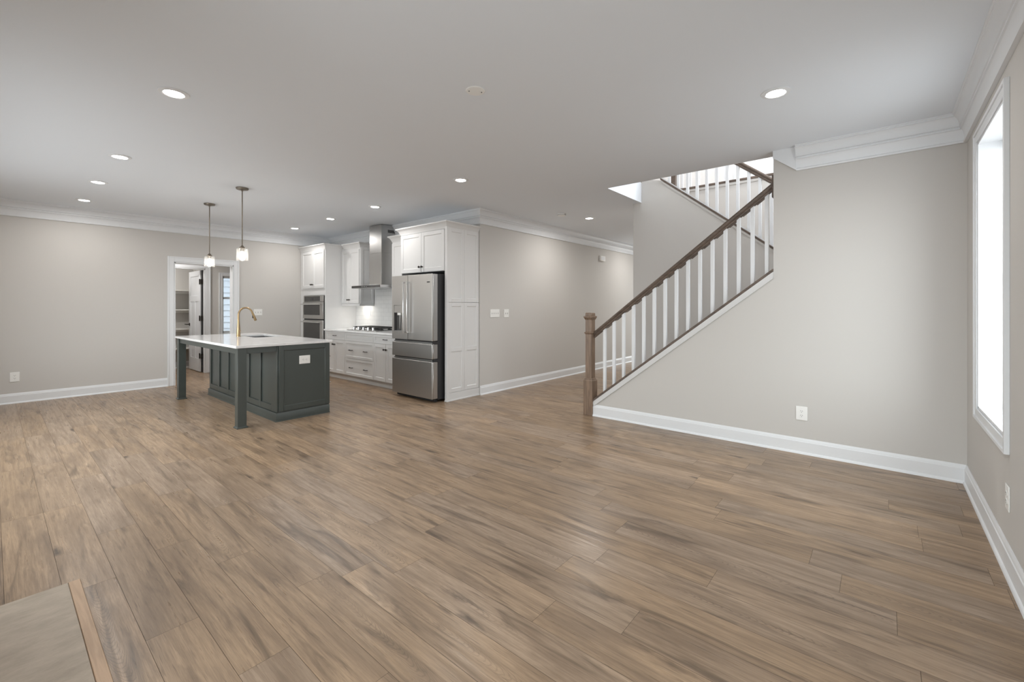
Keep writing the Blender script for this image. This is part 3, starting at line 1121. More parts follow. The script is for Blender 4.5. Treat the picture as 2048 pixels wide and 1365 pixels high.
tag(MB().box(-8.028, B3, 4.030, YK - 0.004, 0.870, 0.900).build('countertop', M['quartz'], bevel=0.003, seg=2),
    'white stone worktop along the kitchen wall carrying the cooktop', 'worktop')
o = MB().box(-8.02, -5.69, YK - 0.0095, YK - 0.0005, 0.9005, 1.3305).box(UX1 + 0.02, VX0 - 0.01, YK - 0.0095, YK - 0.0005, 1.3305, 2.55).build('backsplash', M['tile'], smooth=False)
tag(o, 'white glossy tile backsplash on the kitchen wall', 'backsplash')

# cooktop
CX = -6.868
t = thing('gas_cooktop', 'stainless gas cooktop with black grates and front knobs under the hood', 'cooktop', (CX, 4.36, 0.9))
MB().box(-0.452, 0.452, -0.262, 0.262, 0.0005, 0.012).build('steel_top', M['steel_side'], t, bevel=0.004, seg=2)
for kx in (-0.30, -0.15, 0.0, 0.15, 0.30):
    MB().lathe([(0.027, 0.0125), (0.027, 0.022), (0.023, 0.025), (0.021, 0.058), (0.017, 0.062)], (kx, -0.205, 0), 18).build('knob', M['chrome'], t)
for gx0, gx1 in ((-0.435, -0.150), (-0.145, 0.145), (0.150, 0.435)):
    g = MB()
    za, zb = 0.044, 0.064
    for yy in (-0.14, 0.03, 0.225):
        g.box(gx0, gx1, yy - 0.006, yy + 0.006, za, zb)
    n = 5
    for i in range(n):
        xx = gx0 + 0.006 + (gx1 - gx0 - 0.012) * i / (n - 1)
        g.box(xx - 0.006, xx + 0.006, -0.14, 0.225, za, zb)
    for xx in (gx0 + 0.01, gx1 - 0.01):
        for yy in (-0.135, 0.22):
            g.box(xx - 0.007, xx + 0.007, yy - 0.007, yy + 0.007, 0.0121, za)
    g.build('grate', M['iron'], t, bevel=0.0015)
for bx, by, r in ((-0.29, -0.05, 0.04), (-0.29, 0.13, 0.05), (0.0, 0.05, 0.06), (0.29, -0.05, 0.05), (0.29, 0.13, 0.04)):
    MB().lathe([(r, 0.0125), (r, 0.022), (r * 0.8, 0.023), (r * 0.8, 0.031), (r * 0.7, 0.033)], (bx, by, 0), 20).build('burner', M['iron'], t)

# range hood
t = thing('range_hood', 'stainless chimney range hood over the cooktop', 'range hood', (CX - 0.012, 4.45, 1.645))
mb = MB().box(-0.452, 0.452, -0.25, 0.24, 0.0, 0.046)
can = mb.build('canopy', M['steel_side'], t, bevel=0.002)
MB().box(-0.448, 0.448, -0.2535, -0.2505, 0.003, 0.043).build('control_strip', M['blackglass'], can)
for ix in (-0.10, -0.03, 0.03):
    MB().lathe([(0.006, -0.0008), (0.006, 0.0)], (ix, -0.2536, 0.022), 12, axis='y').build('control_mark', M['icon'], can)
MB().box(-0.19, 0.19, -0.055, 0.24, 0.0465, 0.62).build('chimney_lower', M['steel_hood'], t, bevel=0.002)
ch = MB().box(-0.188, 0.188, -0.053, 0.24, 0.621, CH - 1.645 - 0.006).build('chimney_upper', M['steel_hood'], t, bevel=0.002)
vt = MB()
for k in range(4):
    vt.box(0.1885, 0.1915, 0.075, 0.222, 0.985 + k * 0.013, 0.985 + k * 0.013 + 0.009)
vt.build('vent_slot', M['rubber'], ch)

# under cabinet light
t = thing('under_cabinet_light', 'small lit light under the wall cabinet left of the hood', 'light', (-7.60, 4.57, 1.372))
MB().box(-0.10, 0.10, -0.025, 0.025, -0.016, -0.0005).build('light_housing', M['plastic'], t)
MB().box(-0.09, 0.09, -0.02, 0.02, -0.019, -0.0165).build('light_lens', M['puck'], t)

# cabinet over the fridge, and the tall end panel
t = thing('fridge_cabinet', 'white two-door cabinet above the refrigerator with crown', 'cabinet')
FX0, FX1 = -5.675, -4.646
MB().box(FX0, FX1, YF + 0.0195, YK - 0.01, 1.822, 2.43).box(FX0, FX0 + 0.02, YF + 0.0195, YK - 0.01, 0.0, 1.822).build('carcass', M['cabinet'], t, bevel=0.0015)
dl = door(t, FX0 + 0.012, -5.163, YF, 1.824, 2.405)
dr = door(t, -5.163, FX1 - 0.014, YF, 1.824, 2.405)
knob(dl, -5.195, YF, 1.902)
knob(dr, -5.131, YF, 1.902)
ccrown_path(t, [(FX0, UY - 0.07), (FX0, YF + 0.012), (-4.62, YF + 0.012), (-4.62, YK - 0.008)], 2.43)

t = thing('tall_end_panel', 'tall white panelled side panel between refrigerator and hall wall', 'cabinet panel')
MB().box(-4.644, -4.625, YF + 0.002, YK - 0.004, 0.0, 2.43).box(-4.645, -4.602, YF, YF + 0.038, 0.0, 2.43).build('panel_board', M['cabinet'], t, bevel=0.0015)
for (y0, y1) in ((4.100, 4.395), (4.397, 4.692)):
    for (z0, z1, mid) in ((1.383, 2.425, None), (0.118, 1.378, 0.716)):
        p = turn_x(shaker(y1 - y0, z1 - z0, t=0.019, st=0.052))
        shift(p, -4.605, y0, z0)
        if mid:
            p.box(-4.622, -4.605, y0 + 0.052, y1 - 0.052, mid - 0.027, mid + 0.027)
        p.build('panel_door', M['cabinet'], t, bevel=0.0012)
MB().box(-4.6245, -4.600, YF + 0.038, YK - 0.004, 0.0, 0.114).box(-4.65, -4.592, YF - 0.006, YK - 0.004, 0.0, 0.018).build('base_trim', M['cabinet'], t, bevel=0.002)

# refrigerator
t = thing('refrigerator', 'stainless four-door refrigerator with black sides', 'refrigerator', (-5.137, 3.86, 0))
RX0, RX1, RS = -0.460, 0.464, -0.078
MB().box(RX0 + 0.012, RX1 - 0.012, 0.105, 0.80, 0.035, 1.772).build('case', M['case'], t, bevel=0.004)
MB().box(RX0 + 0.03, RX1 - 0.03, 0.07, 0.11, 0.012, 0.054).build('kick_grille', M['rubber'], t)
for px in (RX0 + 0.08, RX1 - 0.08):
    for py in (0.14, 0.74):
        MB().lathe([(0.018, 0.0), (0.018, 0.036)], (px, py, 0), 12).build('foot', M['rubber'], t)


def fdoor(name, x0, x1, z0, z1, extra=None):
    d = MB().box(x0, x1, 0.0, 0.018, z0, z1).build(name, M['steel'], t, bevel=0.006, seg=3)
    MB().box(x0 + 0.001, x1 - 0.001, 0.0185, 0.096, z0 + 0.002, z1 - 0.002).build('door_edge', M['steel_side'], d, bevel=0.003)
    return d


# left door is built round the dispenser recess
LX0_, LX1_ = RX0, RS - 0.002
d0, d1_, e0, e1 = -0.413, -0.226, 0.955, 1.342
mb = MB()
mb.box(LX0_, d0, 0, 0.018, 0.848, 1.772).box(d1_, LX1_, 0, 0.018, 0.848, 1.772)
mb.box(d0, d1_, 0, 0.018, 0.848, e0).box(d0, d1_, 0, 0.018, e1, 1.772)
ld = mb.build('left_door', M['steel'], t)
me_ = MB().box(LX0_ + 0.001, LX1_ - 0.001, 0.055, 0.096, 0.85, 1.77).box(LX0_ + 0.001, d0 - 0.004, 0.0185, 0.055, 0.85, 1.77).box(d1_ + 0.004, LX1_ - 0.001, 0.0185, 0.055, 0.85, 1.77)
me_.build('door_edge', M['steel_side'], ld)
MB().box(d0 + 0.002, d1_ - 0.002, 0.002, 0.03, 1.232, e1 - 0.002).build('dispenser_panel', M['steel'], ld, bevel=0.002)
MB().box(d0 + 0.001, d0 + 0.006, 0.004, 0.054, e0 + 0.001, 1.231).box(d1_ - 0.006, d1_ - 0.001, 0.004, 0.054, e0 + 0.001, 1.231).box(d0 + 0.006, d1_ - 0.006, 0.046, 0.054, e0 + 0.001, 1.231).build('dispenser_recess', M['recess'], ld)
MB().box(d0 + 0.006, d1_ - 0.006, 0.003, 0.045, e0 + 0.001, e0 + 0.014).build('drip_tray', M['steel_side'], ld)
MB().box(-0.335, -0.255, 0.004, 0.044, 1.195, 1.231).build('dispenser_nozzle', M['plastic'], ld, bevel=0.003)
mb = MB()
mb.add([(-0.330, 0.030, 1.195), (-0.285, 0.030, 1.195), (-0.315, 0.044, 0.99), (-0.345, 0.044, 0.99), (-0.330, 0.036, 1.195), (-0.285, 0.036, 1.195), (-0.315, 0.0455, 0.99), (-0.345, 0.0455, 0.99)],
       [(0, 1, 2, 3), (7, 6, 5, 4), (0, 4, 5, 1), (1, 5, 6, 2), (2, 6, 7, 3), (3, 7, 4, 0)])
mb.build('dispenser_paddle', M['steel_side'], ld)
rd = fdoor('right_door', RS + 0.002, RX1, 0.848, 1.772)
MB().box(0.352, 0.414, -0.0015, 0.0, 1.650, 1.668).build('badge', M['case'], rd)
for nm, hx, par in (('door_handle', -0.118, ld), ('door_handle', -0.032, rd)):
    h = MB().box(hx - 0.011, hx + 0.011, -0.062, -0.044, 0.945, 1.675)
    for hz in (0.955, 1.665):
        h.box(hx - 0.010, hx + 0.010, -0.05, 0.0, hz - 0.012, hz + 0.012)
    h.build(nm, M['chrome'], par, bevel=0.004, seg=2)
for (z0, z1) in ((0.603, 0.805), (0.055, 0.562)):
    d = fdoor('drawer', RX0, RX1, z0, z1)
    MB().box(RX0 + 0.03, RX1 - 0.004, 0.030, 0.104, z1 + 0.001, z1 + 0.038).build('grip_recess', M['case'], d)
    MB().box(RX0 + 0.02, RX1 - 0.03, 0.020, 0.030, z1, z1 + 0.024).build('grip', M['steel_side'], d, bevel=0.003)

# ------------------------------------------------------------------ ISLAND
t = thing('kitchen_island', 'dark green-grey kitchen island with panelled sides and two square legs', 'island', (-6.515, 2.235, 0))
ox, oy = 6.515, -2.235
IX0, IX1, IY0, IY1 = -7.715, -5.312, 2.130, 2.735


def I(mb):
    return shift(mb, ox, oy, 0)


# body with an open top over the sink
mb = MB().box(IX0, IX1, IY0, IY1, 0.0, 0.60)
mb.box(IX0, -7.27, IY0, IY1, 0.60, 0.8715).box(-6.50, IX1, IY0, IY1, 0.60, 0.8715)
mb.box(-7.27, -6.50, IY0, 2.30, 0.60, 0.8715).box(-7.27, -6.50, 2.715, IY1, 0.60, 0.8715)
I(mb).build('body', M['green'], t)
mb = MB()
pitch, x = 0.376, -7.675
stiles = [-7.70 + 0.376 * k for k in range(7)]
f0, f1 = IY0 - 0.014, IY0 - 0.0005
for k, sx in enumerate(stiles):
    a, b = sx - 0.034, sx + 0.034
    if k == 0:
        a = IX0
    if k == 6:
        a, b = sx - 0.034, IX1
    mb.box(a, b, f0, f1, 0.10, 0.871)
for k in range(6):
    mb.box(stiles[k] + 0.034, stiles[k + 1] - 0.034, f0, f1, 0.10, 0.172)
    mb.box(stiles[k] + 0.034, stiles[k + 1] - 0.034, f0, f1, 0.80, 0.871)
I(mb).build('front_panelling', M['green'], t, bevel=0.002)
p = turn_x(shaker(0.606, 0.756, t=0.014, st=0.056))
I(shift(p, IX1 + 0.0145, 2.131, 0.114)).build('end_panel', M['green'], t, bevel=0.002)
p = MB().box(IX0 - 0.012, IX0 - 0.0005, IY0 - 0.014, IY1, 0.1, 0.871)
I(p).build('end_panel', M['green'], t, bevel=0.002)
bt = [(0, 0.0), (0.022, 0.0), (0.021, 0.010), (0.014, 0.014), (0.014, 0.088), (0.008, 0.098), (0, 0.098)]
mb = MB().sweep(bt, [(IX0 - 0.0005, IY1), (IX0 - 0.0005, IY0 - 0.0005), (IX1 + 0.0005, IY0 - 0.0005), (IX1 + 0.0005, IY1)][::-1])
# path runs so that 'out' faces away from the body
mb = MB().sweep(bt, [(IX0 - 0.0125, IY1), (IX0 - 0.0125, IY0 - 0.0145), (IX1 + 0.0005, IY0 - 0.0145), (IX1 + 0.0005, IY1)], caps=True)
I(mb).build('base_trim', M['green'], t)
for lx0, lx1 in ((-7.715, -7.628), (-5.402, -5.315)):
    mb = MB().box(lx0, lx1, 1.715, 1.802, 0.0, 0.8715)
    k = 0.012
    lo = (lx0 - k, lx1 + k, 1.715 - k, 1.802 + k)
    mb.frustum(lo, lo, 0.0, 0.010)
    mb.frustum(lo, (lx0, lx1, 1.715, 1.802), 0.010, 0.022)
    I(mb).build('leg', M['green'], t, bevel=0.0015)
mb = MB().box(-7.628, -5.402, 1.728, 1.750, 0.804, 0.8712).box(-5.345, -5.323, 1.802, IY0 - 0.015, 0.806, 0.8712).box(-7.707, -7.685, 1.802, IY0 - 0.015, 0.806, 0.8712)
I(mb).build('apron', M['green'], t, bevel=0.0015)
# drawer/door pulls on the kitchen side
for z in (0.70, 0.53, 0.37):
    mb = MB().tube([(IX1 - 0.12, IY1 + 0.001, z), (IX1 - 0.12, IY1 + 0.03, z), (IX1 - 0.02, IY1 + 0.03, z), (IX1 - 0.02, IY1 + 0.001, z)], 0.006, 10)
    I(mb).build('pull', M['chrome'], t)

# island worktop with the sink cut-out
SX0, SX1, SY0, SY1 = -7.25, -6.52, 2.315, 2.70
mb = MB()
x0, x1, y0, y1 = -7.735, -5.300, 1.692, 2.775
z0, z1 = 0.872, 0.900
v = [(x0, y0), (x1, y0), (x1, y1), (x0, y1), (SX0, SY0), (SX1, SY0), (SX1, SY1), (SX0, SY1)]
vs = [(a, b, z0) for a, b in v] + [(a, b, z1) for a, b in v]
fs = []
for k in range(4):
    n = (k + 1) % 4
    fs += [(k, n, 4 + n, 4 + k), (8 + k, 8 + n, 12 + n, 12 + k), (k, n, 8 + n, 8 + k), (4 + k, 4 + n, 12 + n, 12 + k)]
mb.add(vs, fs)
tag(mb.build('island_countertop', M['quartz'], bevel=0.003, seg=2), 'white stone worktop on the green island with a sink cut-out', 'worktop')

t = thing('sink', 'undermounted steel sink in the island worktop', 'sink', ((SX0 + SX1) / 2, (SY0 + SY1) / 2, 0.871))
hw, hd = (SX1 - SX0) / 2 + 0.006, (SY1 - SY0) / 2 + 0.005
mb = MB()
w_ = 0.003
mb.box(-hw, -hw + w_, -hd, hd, -0.22, 0).box(hw - w_, hw, -hd, hd, -0.22, 0).box(-hw, hw, -hd, -hd + w_, -0.22, 0).box(-hw, hw, hd - w_, hd, -0.22, 0)
mb.box(-hw, hw, -hd, hd, -0.223, -0.22)
mb.build('basin', M['sink'], t)
MB().lathe([(0.045, -0.2195), (0.045, -0.216), (0.03, -0.216), (0.028, -0.2185)], (0, 0.05, 0), 20).build('drain', M['chrome'], t)

# faucet
t = thing('faucet', 'tall gold gooseneck faucet on the island worktop', 'faucet', (-6.93, 2.245, 0.9))
MB().lathe([(0.027, 0.0003), (0.027, 0.006), (0.024, 0.012), (0.022, 0.10), (0.015, 0.19), (0.0115, 0.25)], (0, 0, 0), 24).build('body', M['gold'], t)
pts = [(0, 0, 0.24), (0, 0, 0.29)]
for k in range(0, 15):
    a = math.pi - math.pi * 0.90 * k / 14
    pts.append((0, 0.092 + 0.092 * math.cos(a), 0.30 + 0.105 * math.sin(a)))
e = Vector(pts[-1])
dv = (e - Vector(pts[-2])).normalized()
MB().tube(pts, 0.0115, 16).build('spout', M['gold'], t)
MB().tube([e, e + dv * 0.03, e + dv * 0.05, e + dv * 0.115, e + dv * 0.12], [0.013, 0.0145, 0.016, 0.0185, 0.016], 18).build('spray_head', M['gold'], t)
bt_ = e + dv * 0.06
MB().box(-0.007, 0.007, bt_.y - 0.022, bt_.y - 0.012, bt_.z - 0.022, bt_.z + 0.022).build('spray_button', M['rubber'], t)
MB().tube([(0.018, 0, 0.075), (0.045, 0, 0.08), (0.09, 0.0, 0.085)], [0.008, 0.006, 0.005], 12).build('lever', M['gold'], t)


# ------------------------------------------------------------------ OUTLETS AND SWITCHES (local: wall at y=0, facing -y)
def plate(name, label, cat, loc, rz, w, h, kind, n=1, turn=False, group=None):
    t = thing(name, label, cat, loc, rz, group)
    mb = MB().box(-w / 2, w / 2, -0.006, -0.0003, -h / 2, h / 2)
    if turn:
        mb = MB().box(-h / 2, h / 2, -0.006, -0.0003, -w / 2, w / 2)
    mb.build('cover_plate', M['plastic'], t, bevel=0.0025, seg=2)
    if kind == 'outlet':
        for s in (-1, 1):
            def F(m_):
                if turn:
                    m_.v = [(z, y, -x) for x, y, z in m_.v]
                return m_
            zc = s * 0.0195
            r = MB().lathe([(0.0165, -0.0085), (0.0165, -0.0062)], (0, 0, zc), 20, axis='y')
            so = F(r).build('socket', M['plastic'], t)
            q = MB().box(-0.008, -0.0055, -0.0092, -0.0086, zc - 0.001, zc + 0.008).box(0.0055, 0.008, -0.0092, -0.0086, zc - 0.001, zc + 0.008)
            q.lathe([(0.0028, -0.0092), (0.0028, -0.0086)], (0, 0, zc - 0.008), 10, axis='y')
            F(q).build('slot', M['slot'], so)
    else:
        for k in range(n):
            xc = (k - (n - 1) / 2) * 0.046
            s = MB().box(xc - 0.006, xc + 0.006, -0.0072, -0.0062, -0.0125, 0.0125).build('switch_slot', M['toggle'], t)
            MB().box(xc - 0.0045, xc + 0.0045, -0.018, -0.0074, 0.000, 0.009).build('toggle', M['plastic'], t, bevel=0.001)
    return t


WX = lambda wall: wall
plate('outlet', 'white outlet low on the stair wall right of the stairs', 'outlet', (-0.558, YS, 0.362), 0, 0.088, 0.124, 'outlet')
plate('outlet', 'white outlet low on the right wall below the window', 'outlet', (XR, 3.298, 0.366), R(-90), 0.084, 0.126, 'outlet')
plate('outlet', 'white outlet low on the bare left wall', 'outlet', (XL, 0.209, 0.36), R(90), 0.09, 0.13, 'outlet')
plate('outlet', 'white outlet turned sideways on the dark island end', 'outlet', (IX1 + 0.0058, 2.428, 0.688), R(90), 0.098, 0.13, 'outlet', turn=True)
plate('outlet', 'white outlet on the tile left of the cooktop', 'outlet', (-7.53, YK - 0.0096, 1.20), 0, 0.075, 0.12, 'outlet')
plate('light_switch', 'white three-toggle switch plate on the left wall right of the doorway', 'light switch', (XL, 3.266, 1.21), R(90), 0.15, 0.12, 'switch', 3)
plate('light_switch', 'wide white four-toggle switch plate on the hall wall', 'light switch', (XF, 5.028, 1.217), R(90), 0.21, 0.125, 'switch', 4)
plate('light_switch', 'small white two-toggle switch plate on the hall wall', 'light switch', (XF, 5.30, 1.212), R(90), 0.115, 0.13, 'switch', 2)
t = thing('door_chime', 'small white chime box high on the hall wall', 'door chime', (XF, 8.40, 2.34), R(90))
MB().box(-0.10, 0.10, -0.045, -0.0005, -0.055, 0.055).build('chime_box', M['plastic'], t, bevel=0.006, seg=2)
MB().box(-0.07, 0.07, -0.048, -0.0445, -0.035, 0.035).build('grille', M['trim'], t, bevel=0.001)

# ------------------------------------------------------------------ CEILING LIGHTS
RG = 'round recessed ceiling lights'
proto = thing('recessed_light', 'round recessed light nearest the camera, on the left of the ceiling', 'ceiling light', (-3.657, 0.795, CH), 0, RG)
MB().lathe([(0.088, -0.0004), (0.086, -0.005), (0.062, -0.010), (0.056, -0.007), (0.056, -0.0004)], n=36, closed=True).build('trim_ring', M['trim'], proto)
MB().lathe([(0.0555, -0.0005), (0.0555, -0.0065), (0.045, -0.0085), (0.02, -0.009)], n=32).build('lens', M['lens'], proto)
LAMP = bpy.data.lights.new('lamp', 'AREA')
LAMP.shape = 'DISK'
LAMP.size = 0.10
LAMP.energy = DOWNLIGHT
LAMP.color = (1.0, 0.965, 0.93)
LAMP.spread = R(176)
LAMP_UP = LAMP.copy()
LAMP_UP.energy = DOWNLIGHT * 4.5
LAMP_HALL = LAMP.copy()
LAMP_HALL.energy = DOWNLIGHT * 2.1
lo = bpy.data.objects.new('lamp', LAMP)
C.objects.link(lo)
lo.parent = proto
lo.location = (0, 0, -0.013)
spots = [(-5.609, 0.80, 'second recessed light of the row along the left of the ceiling'),
         (-6.954, 0.80, 'third recessed light of the row along the left of the ceiling'),
         (-8.28, 0.815, 'recessed light above the bare left wall, end of its row'),
         (-0.551, 3.41, 'round recessed light in front of the stair wall, nearest the right window'),
         (-3.674, 3.45, 'recessed light in front of the tall white end panel'),
         (-5.616, 3.58, 'recessed light in front of the refrigerator cabinet'),
         (-6.948, 3.60, 'recessed light in front of the range hood'),
         (-8.299, 3.615, 'recessed light in front of the oven cabinet'),
         (-3.671, 6.31, 'recessed light over the hall beside the stairs')]
for x, y, lab in spots:
    o = dup(proto, (x, y, CH), lab, RG)
    if y > 6:                                   # the hall lights are brighter
        for ch in o.children:
            if ch.type == 'LIGHT':
                ch.data = LAMP_HALL
        hall_light = o
# unseen lights: hall end, plus ones added to brighten pantry, vestibule and upstairs
for x, y, z, lab in ((-3.67, 9.3, CH, 'recessed light at the far end of the hall'), (-10.95, 2.0, 2.5, 'unseen light added to brighten the pantry'),
                     (-9.7, 1.9, 2.5, 'unseen light added to brighten the room behind the doorway'), (-2.9, 6.4, 5.5, 'unseen light added over the upstairs landing'),
                     (-0.9, 6.3, 5.5, 'unseen light added over the stairwell upstairs'), (-1.8, 7.5, 5.5, 'unseen light added over the upstairs hall')):
    o = dup(proto if y in (7.5, 2.0) else hall_light, (x, y, z), lab, RG)
    for ch in o.children:
        if ch.type == 'LIGHT' and z > 3 and y < 7:
            ch.data = LAMP_UP

t = thing('ceiling_cover_plate', 'round white blank cover with two screws in the middle of the ceiling', 'cover plate', (-2.079, 2.085, CH))
MB().lathe([(0.064, -0.0004), (0.064, -0.003), (0.060, -0.006), (0.02, -0.008)], n=36).build('cover', M['plastic'], t)
for a in (0.9, 0.9 + math.pi):
    MB().lathe([(0.004, -0.010), (0.004, -0.0065)], (0.042 * math.cos(a), 0.042 * math.sin(a), 0), 10).build('screw', M['slot'], t)
t = thing('smoke_detector', 'small round white smoke detector on the hall ceiling', 'smoke detector', (-3.837, 5.75, CH))
MB().lathe([(0.065, -0.0004), (0.066, -0.014), (0.060, -0.026), (0.045, -0.034), (0.02, -0.036)], n=32).build('detector_body', M['plastic'], t)
MB().lathe([(0.062, -0.017), (0.0665, -0.017), (0.0655, -0.020), (0.060, -0.020)], n=32, closed=True).build('vent_ring', M['slot'], t)

# pendants
PG = 'pendant lights over the island'
p1 = thing('pendant_light', 'glass pendant light over the near right end of the island', 'pendant light', (-5.965, 1.974, CH), 0, PG)
MB().lathe([(0.068, -0.0004), (0.068, -0.010), (0.064, -0.020), (0.055, -0.023), (0.012, -0.025), (0.010, -0.040)], n=32).build('canopy', M['nickel'], p1)
MB().lathe([(0.0062, -0.024), (0.0062, -0.705)], n=14).build('stem', M['nickel'], p1)
MB().lathe([(0.010, -0.70), (0.016, -0.712), (0.034, -0.728), (0.036, -0.736), (0.022, -0.738), (0.020, -0.775)], n=24).build('socket_cap', M['nickel'], p1)
MB().lathe([(0.030, -0.737), (0.060, -0.741), (0.063, -0.746), (0.063, -0.890), (0.0605, -0.890), (0.0605, -0.748), (0.030, -0.741)], n=36, closed=True).build('glass_shade', M['shade'], p1)
MB().lathe([(0.012, -0.7755), (0.014, -0.79), (0.030, -0.825), (0.034, -0.845), (0.028, -0.865), (0.008, -0.877)], n=20).build('bulb', M['bulb'], p1)
dup(p1, (-7.239, 1.982, CH), 'glass pendant light over the far end of the island by the doorway', PG)

# ------------------------------------------------------------------ STAIRS AND RAILINGS
t = thing('staircase', 'staircase rising to the right behind the knee wall', 'stairs', (-2.65, YS + T, 0))
rise, run = 0.192, 0.248
tr, ri = MB(), MB()
y0, y1 = 0.004, Y2 - YS - T - 0.004
for k in range(9):
    x = k * run
    x1 = (k + 1) * run if k < 8 else XR + 2.65 - 0.003
    z = (k + 1) * rise
    tr.box(x - 0.025, x1, y0, y1, z - 0.028, z)
    ri.box(x, x + 0.02, y0, y1, k * rise + (0.0003 if k == 0 else 0.0), z - 0.0285)
tr.box(1.575, XR + 2.65 - 0.003, y1 + 0.17, Y3 - YS - T - 0.004, 9 * rise - 0.028, 9 * rise)
tr.build('tread', M['tread'], t)
ri.build('riser', M['trim'], t)
tr, ri = MB(), MB()
ya, yb = Y2 + T - YS - T + 0.004, Y3 - YS - T - 0.004
for k in range(7):
    x = 1.55 - 0.24 * k
    z = 9 * rise + (k + 1) * (UF - 9 * rise) / 7
    tr.box(x - 0.24 if k < 6 else x - 0.02, x + 0.025, ya, yb, z - 0.028, z)
    ri.box(x - 0.02, x, ya, yb, z - (UF - 9 * rise) / 7, z - 0.0285)
tr.build('tread', M['tread'], t)
ri.build('riser', M['trim'], t)


def slope_bar(mb, x0, x1, zf, y0, y1, dz0, dz1):
    """bar that follows zf(x), vertical extent zf+dz0..zf+dz1"""
    mb.prism([(x0, zf(x0) + dz0), (x1, zf(x1) + dz0), (x1, zf(x1) + dz1), (x0, zf(x0) + dz1)], 'y', y0, y1)
    return mb


def rail_prof(mb, x0, x1, zf, yc):
    """handrail: prism of a rounded profile along the slope"""
    prof = [(-0.021, -0.078), (0.021, -0.078), (0.026, -0.062), (0.022, -0.050), (0.030, -0.036), (0.031, -0.022), (0.024, -0.006), (0.010, 0.0), (-0.010, 0.0), (-0.024, -0.006), (-0.031, -0.022), (-0.030, -0.036), (-0.022, -0.050), (-0.026, -0.062)]
    v = [(x0, yc + a, zf(x0) + b) for a, b in prof] + [(x1, yc + a, zf(x1) + b) for a, b in prof]
    n = len(prof)
    mb.add(v, [tuple(range(n))[::-1], tuple(range(n, 2 * n))] + [(i, (i + 1) % n, n + (i + 1) % n, n + i) for i in range(n)])
    return mb


YB = YS + T / 2 + 0.0
t = thing('stair_railing', 'lower stair railing with square newel, brown handrail and white balusters', 'railing', (0, 0, 0))
railz = lambda x: 1.095 + (x + 2.60) * SL
# newel post
NX, NY = -2.7435, 4.742
mb = MB()
sq = lambda h: (NX - h, NX + h, NY - h, NY + h)
mb.frustum(sq(0.062), sq(0.062), 0.0, 0.42)
mb.frustum(sq(0.062), sq(0.052), 0.42, 0.432)
mb.frustum(sq(0.052), sq(0.050), 0.432, 0.440)
mb.frustum(sq(0.050), sq(0.043), 0.440, 0.452)
mb.frustum(sq(0.043), sq(0.043), 0.452, 1.205)
mb.frustum(sq(0.043), sq(0.055), 0.985, 1.000)
mb.frustum(sq(0.055), sq(0.055), 1.000, 1.006)
mb.frustum(sq(0.055), sq(0.043), 1.006, 1.014)
mb.frustum(sq(0.045), sq(0.050), 1.160, 1.172)
mb.frustum(sq(0.050), sq(0.060), 1.172, 1.190)
mb.frustum(sq(0.060), sq(0.060), 1.190, 1.203)
mb.frustum(sq(0.060), sq(0.046), 1.203, 1.210)
mb.frustum(sq(0.044), sq(0.044), 1.205, 1.240)
mb.frustum(sq(0.044), sq(0.036), 1.240, 1.248)
mb.build('newel_post', M['newel'], t, bevel=0.0015)
rail_prof(MB(), -2.702, -0.783, railz, YB).build('handrail', M['rail'], t)
MB().box(-0.7955, -0.7815, YB - 0.05, YB + 0.05, railz(WEX) - 0.16, railz(WEX) + 0.05).build('wall_plate', M['rail'], t, bevel=0.003)
MB().prism([(x_, y_) for x_, y_ in ((-2.695, capz(-2.695) - 0.029), (WEX - 0.001, capz(WEX - 0.001) - 0.029), (WEX - 0.001, capz(WEX - 0.001)), (-2.695, capz(-2.695)))], 'y', YS - 0.016, YS + T + 0.012).build('wall_cap', M['rail'], t, bevel=0.003)
# white skirt under the cap with its bead, and the end strip by the newel
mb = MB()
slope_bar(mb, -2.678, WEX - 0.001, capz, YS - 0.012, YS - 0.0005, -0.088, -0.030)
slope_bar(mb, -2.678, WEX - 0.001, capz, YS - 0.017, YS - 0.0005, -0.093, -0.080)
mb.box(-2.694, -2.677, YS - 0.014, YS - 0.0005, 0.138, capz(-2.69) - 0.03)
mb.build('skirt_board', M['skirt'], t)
bx = [-2.560 + 0.1226 * k for k in range(15)]
w_ = 0.016
b0 = None
dz_b = lambda x: capz(x) + 0.0
for k, x in enumerate(bx):
    if b0 is None:
        h0 = 0.012
        hl = railz(x) - 0.078 - capz(x)
        b0 = MB().prism([(-w_, -w_ * SL), (w_, w_ * SL), (w_, hl + w_ * SL), (-w_, hl - w_ * SL)], 'y', -w_, w_).build('baluster', M['trim'], t, bevel=0.001)
        o = b0
    else:
        o = b0.copy()
        C.objects.link(o)
    o.location = (x, YB, capz(x) + 0.0005)
# fillets under the rail between balusters
fl = MB()
for k in range(14):
    a, b = bx[k] + w_ + 0.002, bx[k + 1] - w_ - 0.002
    slope_bar(fl, a + 0.022, b, lambda x: railz(x) - 0.078, YB - 0.015, YB + 0.015, -0.014, -0.0005)
fl.build('fillet', M['rail'], t)

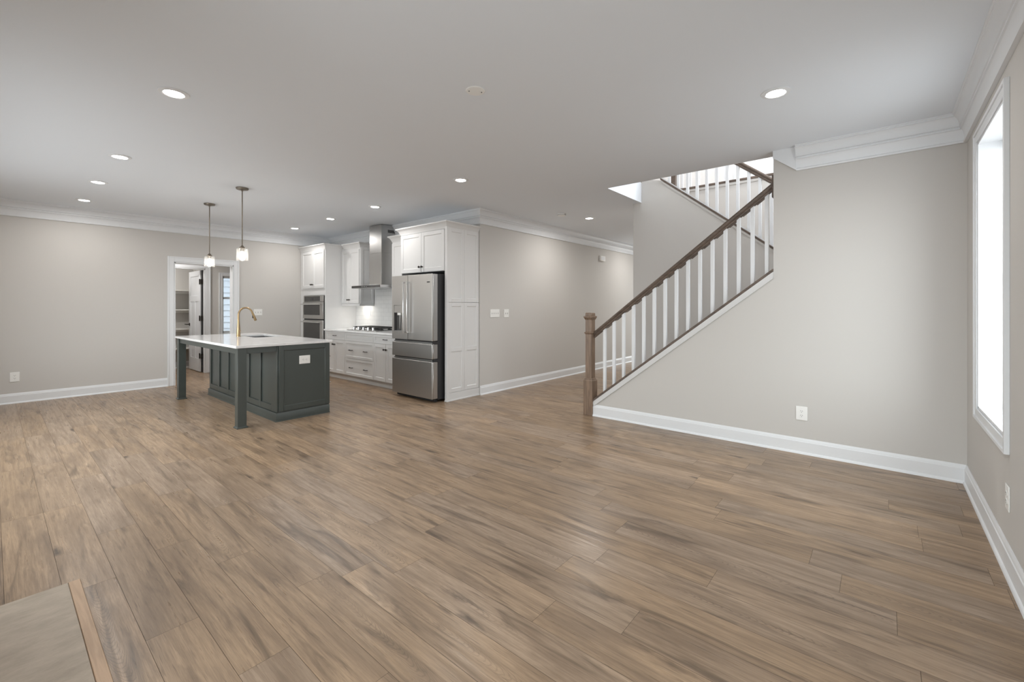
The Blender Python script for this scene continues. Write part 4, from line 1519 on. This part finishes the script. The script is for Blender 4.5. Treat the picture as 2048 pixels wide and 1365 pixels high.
# railing of the upper flight, on the wall between the flights
t = thing('stair_railing', 'upper flight stair railing seen through the stairwell opening', 'railing', (0, 0, 0))
YU = Y2 + T / 2
rail2 = lambda x: cap2(x) + 0.80
MB().prism([(-0.681, cap2(-0.681) - 0.029), (-0.681, cap2(-0.681)), (-2.30, cap2(-2.30)), (-2.30, cap2(-2.30) - 0.029)], 'y', Y2 - 0.016, Y2 + T + 0.014).build('wall_cap', M['rail'], t, bevel=0.003)
rail_prof(MB(), -2.33, -0.70, rail2, YU).build('handrail', M['rail'], t)
mb = MB()
slope_bar(mb, -2.285, -0.682, cap2, Y2 - 0.010, Y2 - 0.0005, -0.062, -0.030)
mb.build('skirt_board', M['wall'], t)
slope_bar(MB(), -2.28, -0.70, cap2, Y2 + 0.004, Y2 + 0.020, 0.0004, 0.016).build('shoe_strip', M['trim'], t)
b0 = None
for k in range(13):
    x = -2.20 + 0.1205 * k
    if b0 is None:
        hl = 0.80 - 0.078
        b0 = MB().prism([(-w_, w_ * 0.79), (w_, -w_ * 0.79), (w_, hl - w_ * 0.79), (-w_, hl + w_ * 0.79)], 'y', -w_, w_).build('baluster', M['trim'], t, bevel=0.001)
        o = b0
    else:
        o = b0.copy()
        C.objects.link(o)
    o.location = (x, YU, cap2(x) + 0.0005)

# guard rail of the upstairs hall
t = thing('hall_railing', 'level guard railing of the upstairs hall seen through the opening', 'railing', (0, 0, 0))
GZ = UF + 0.02
MB().box(-2.44, XR - 0.003, Y3 - 0.016, Y3 + T + 0.014, GZ + 0.001, GZ + 0.034).build('wall_cap', M['rail'], t, bevel=0.003)
MB().box(-2.54, -2.44, Y3 - 0.02, Y3 + 0.08, UF + 0.0005, UF + 1.1).build('newel_post', M['rail'], t, bevel=0.002)
MB().box(-2.44, XR - 0.003, Y3 + 0.03, Y3 + 0.09, GZ + 0.86, GZ + 0.93).build('handrail', M['rail'], t, bevel=0.01, seg=2)
MB().box(-2.568, XR - 0.003, Y3 - 0.010, Y3 - 0.0005, GZ - 0.035, GZ).build('skirt_board', M['wall'], t)
b0 = None
for k in range(23):
    x = -2.36 + 0.1225 * k
    if b0 is None:
        b0 = MB().box(-w_, w_, -w_, w_, 0, 0.823).build('baluster', M['trim'], t, bevel=0.001)
        o = b0
    else:
        o = b0.copy()
        C.objects.link(o)
    o.location = (x, Y3 + 0.06, GZ + 0.0345)
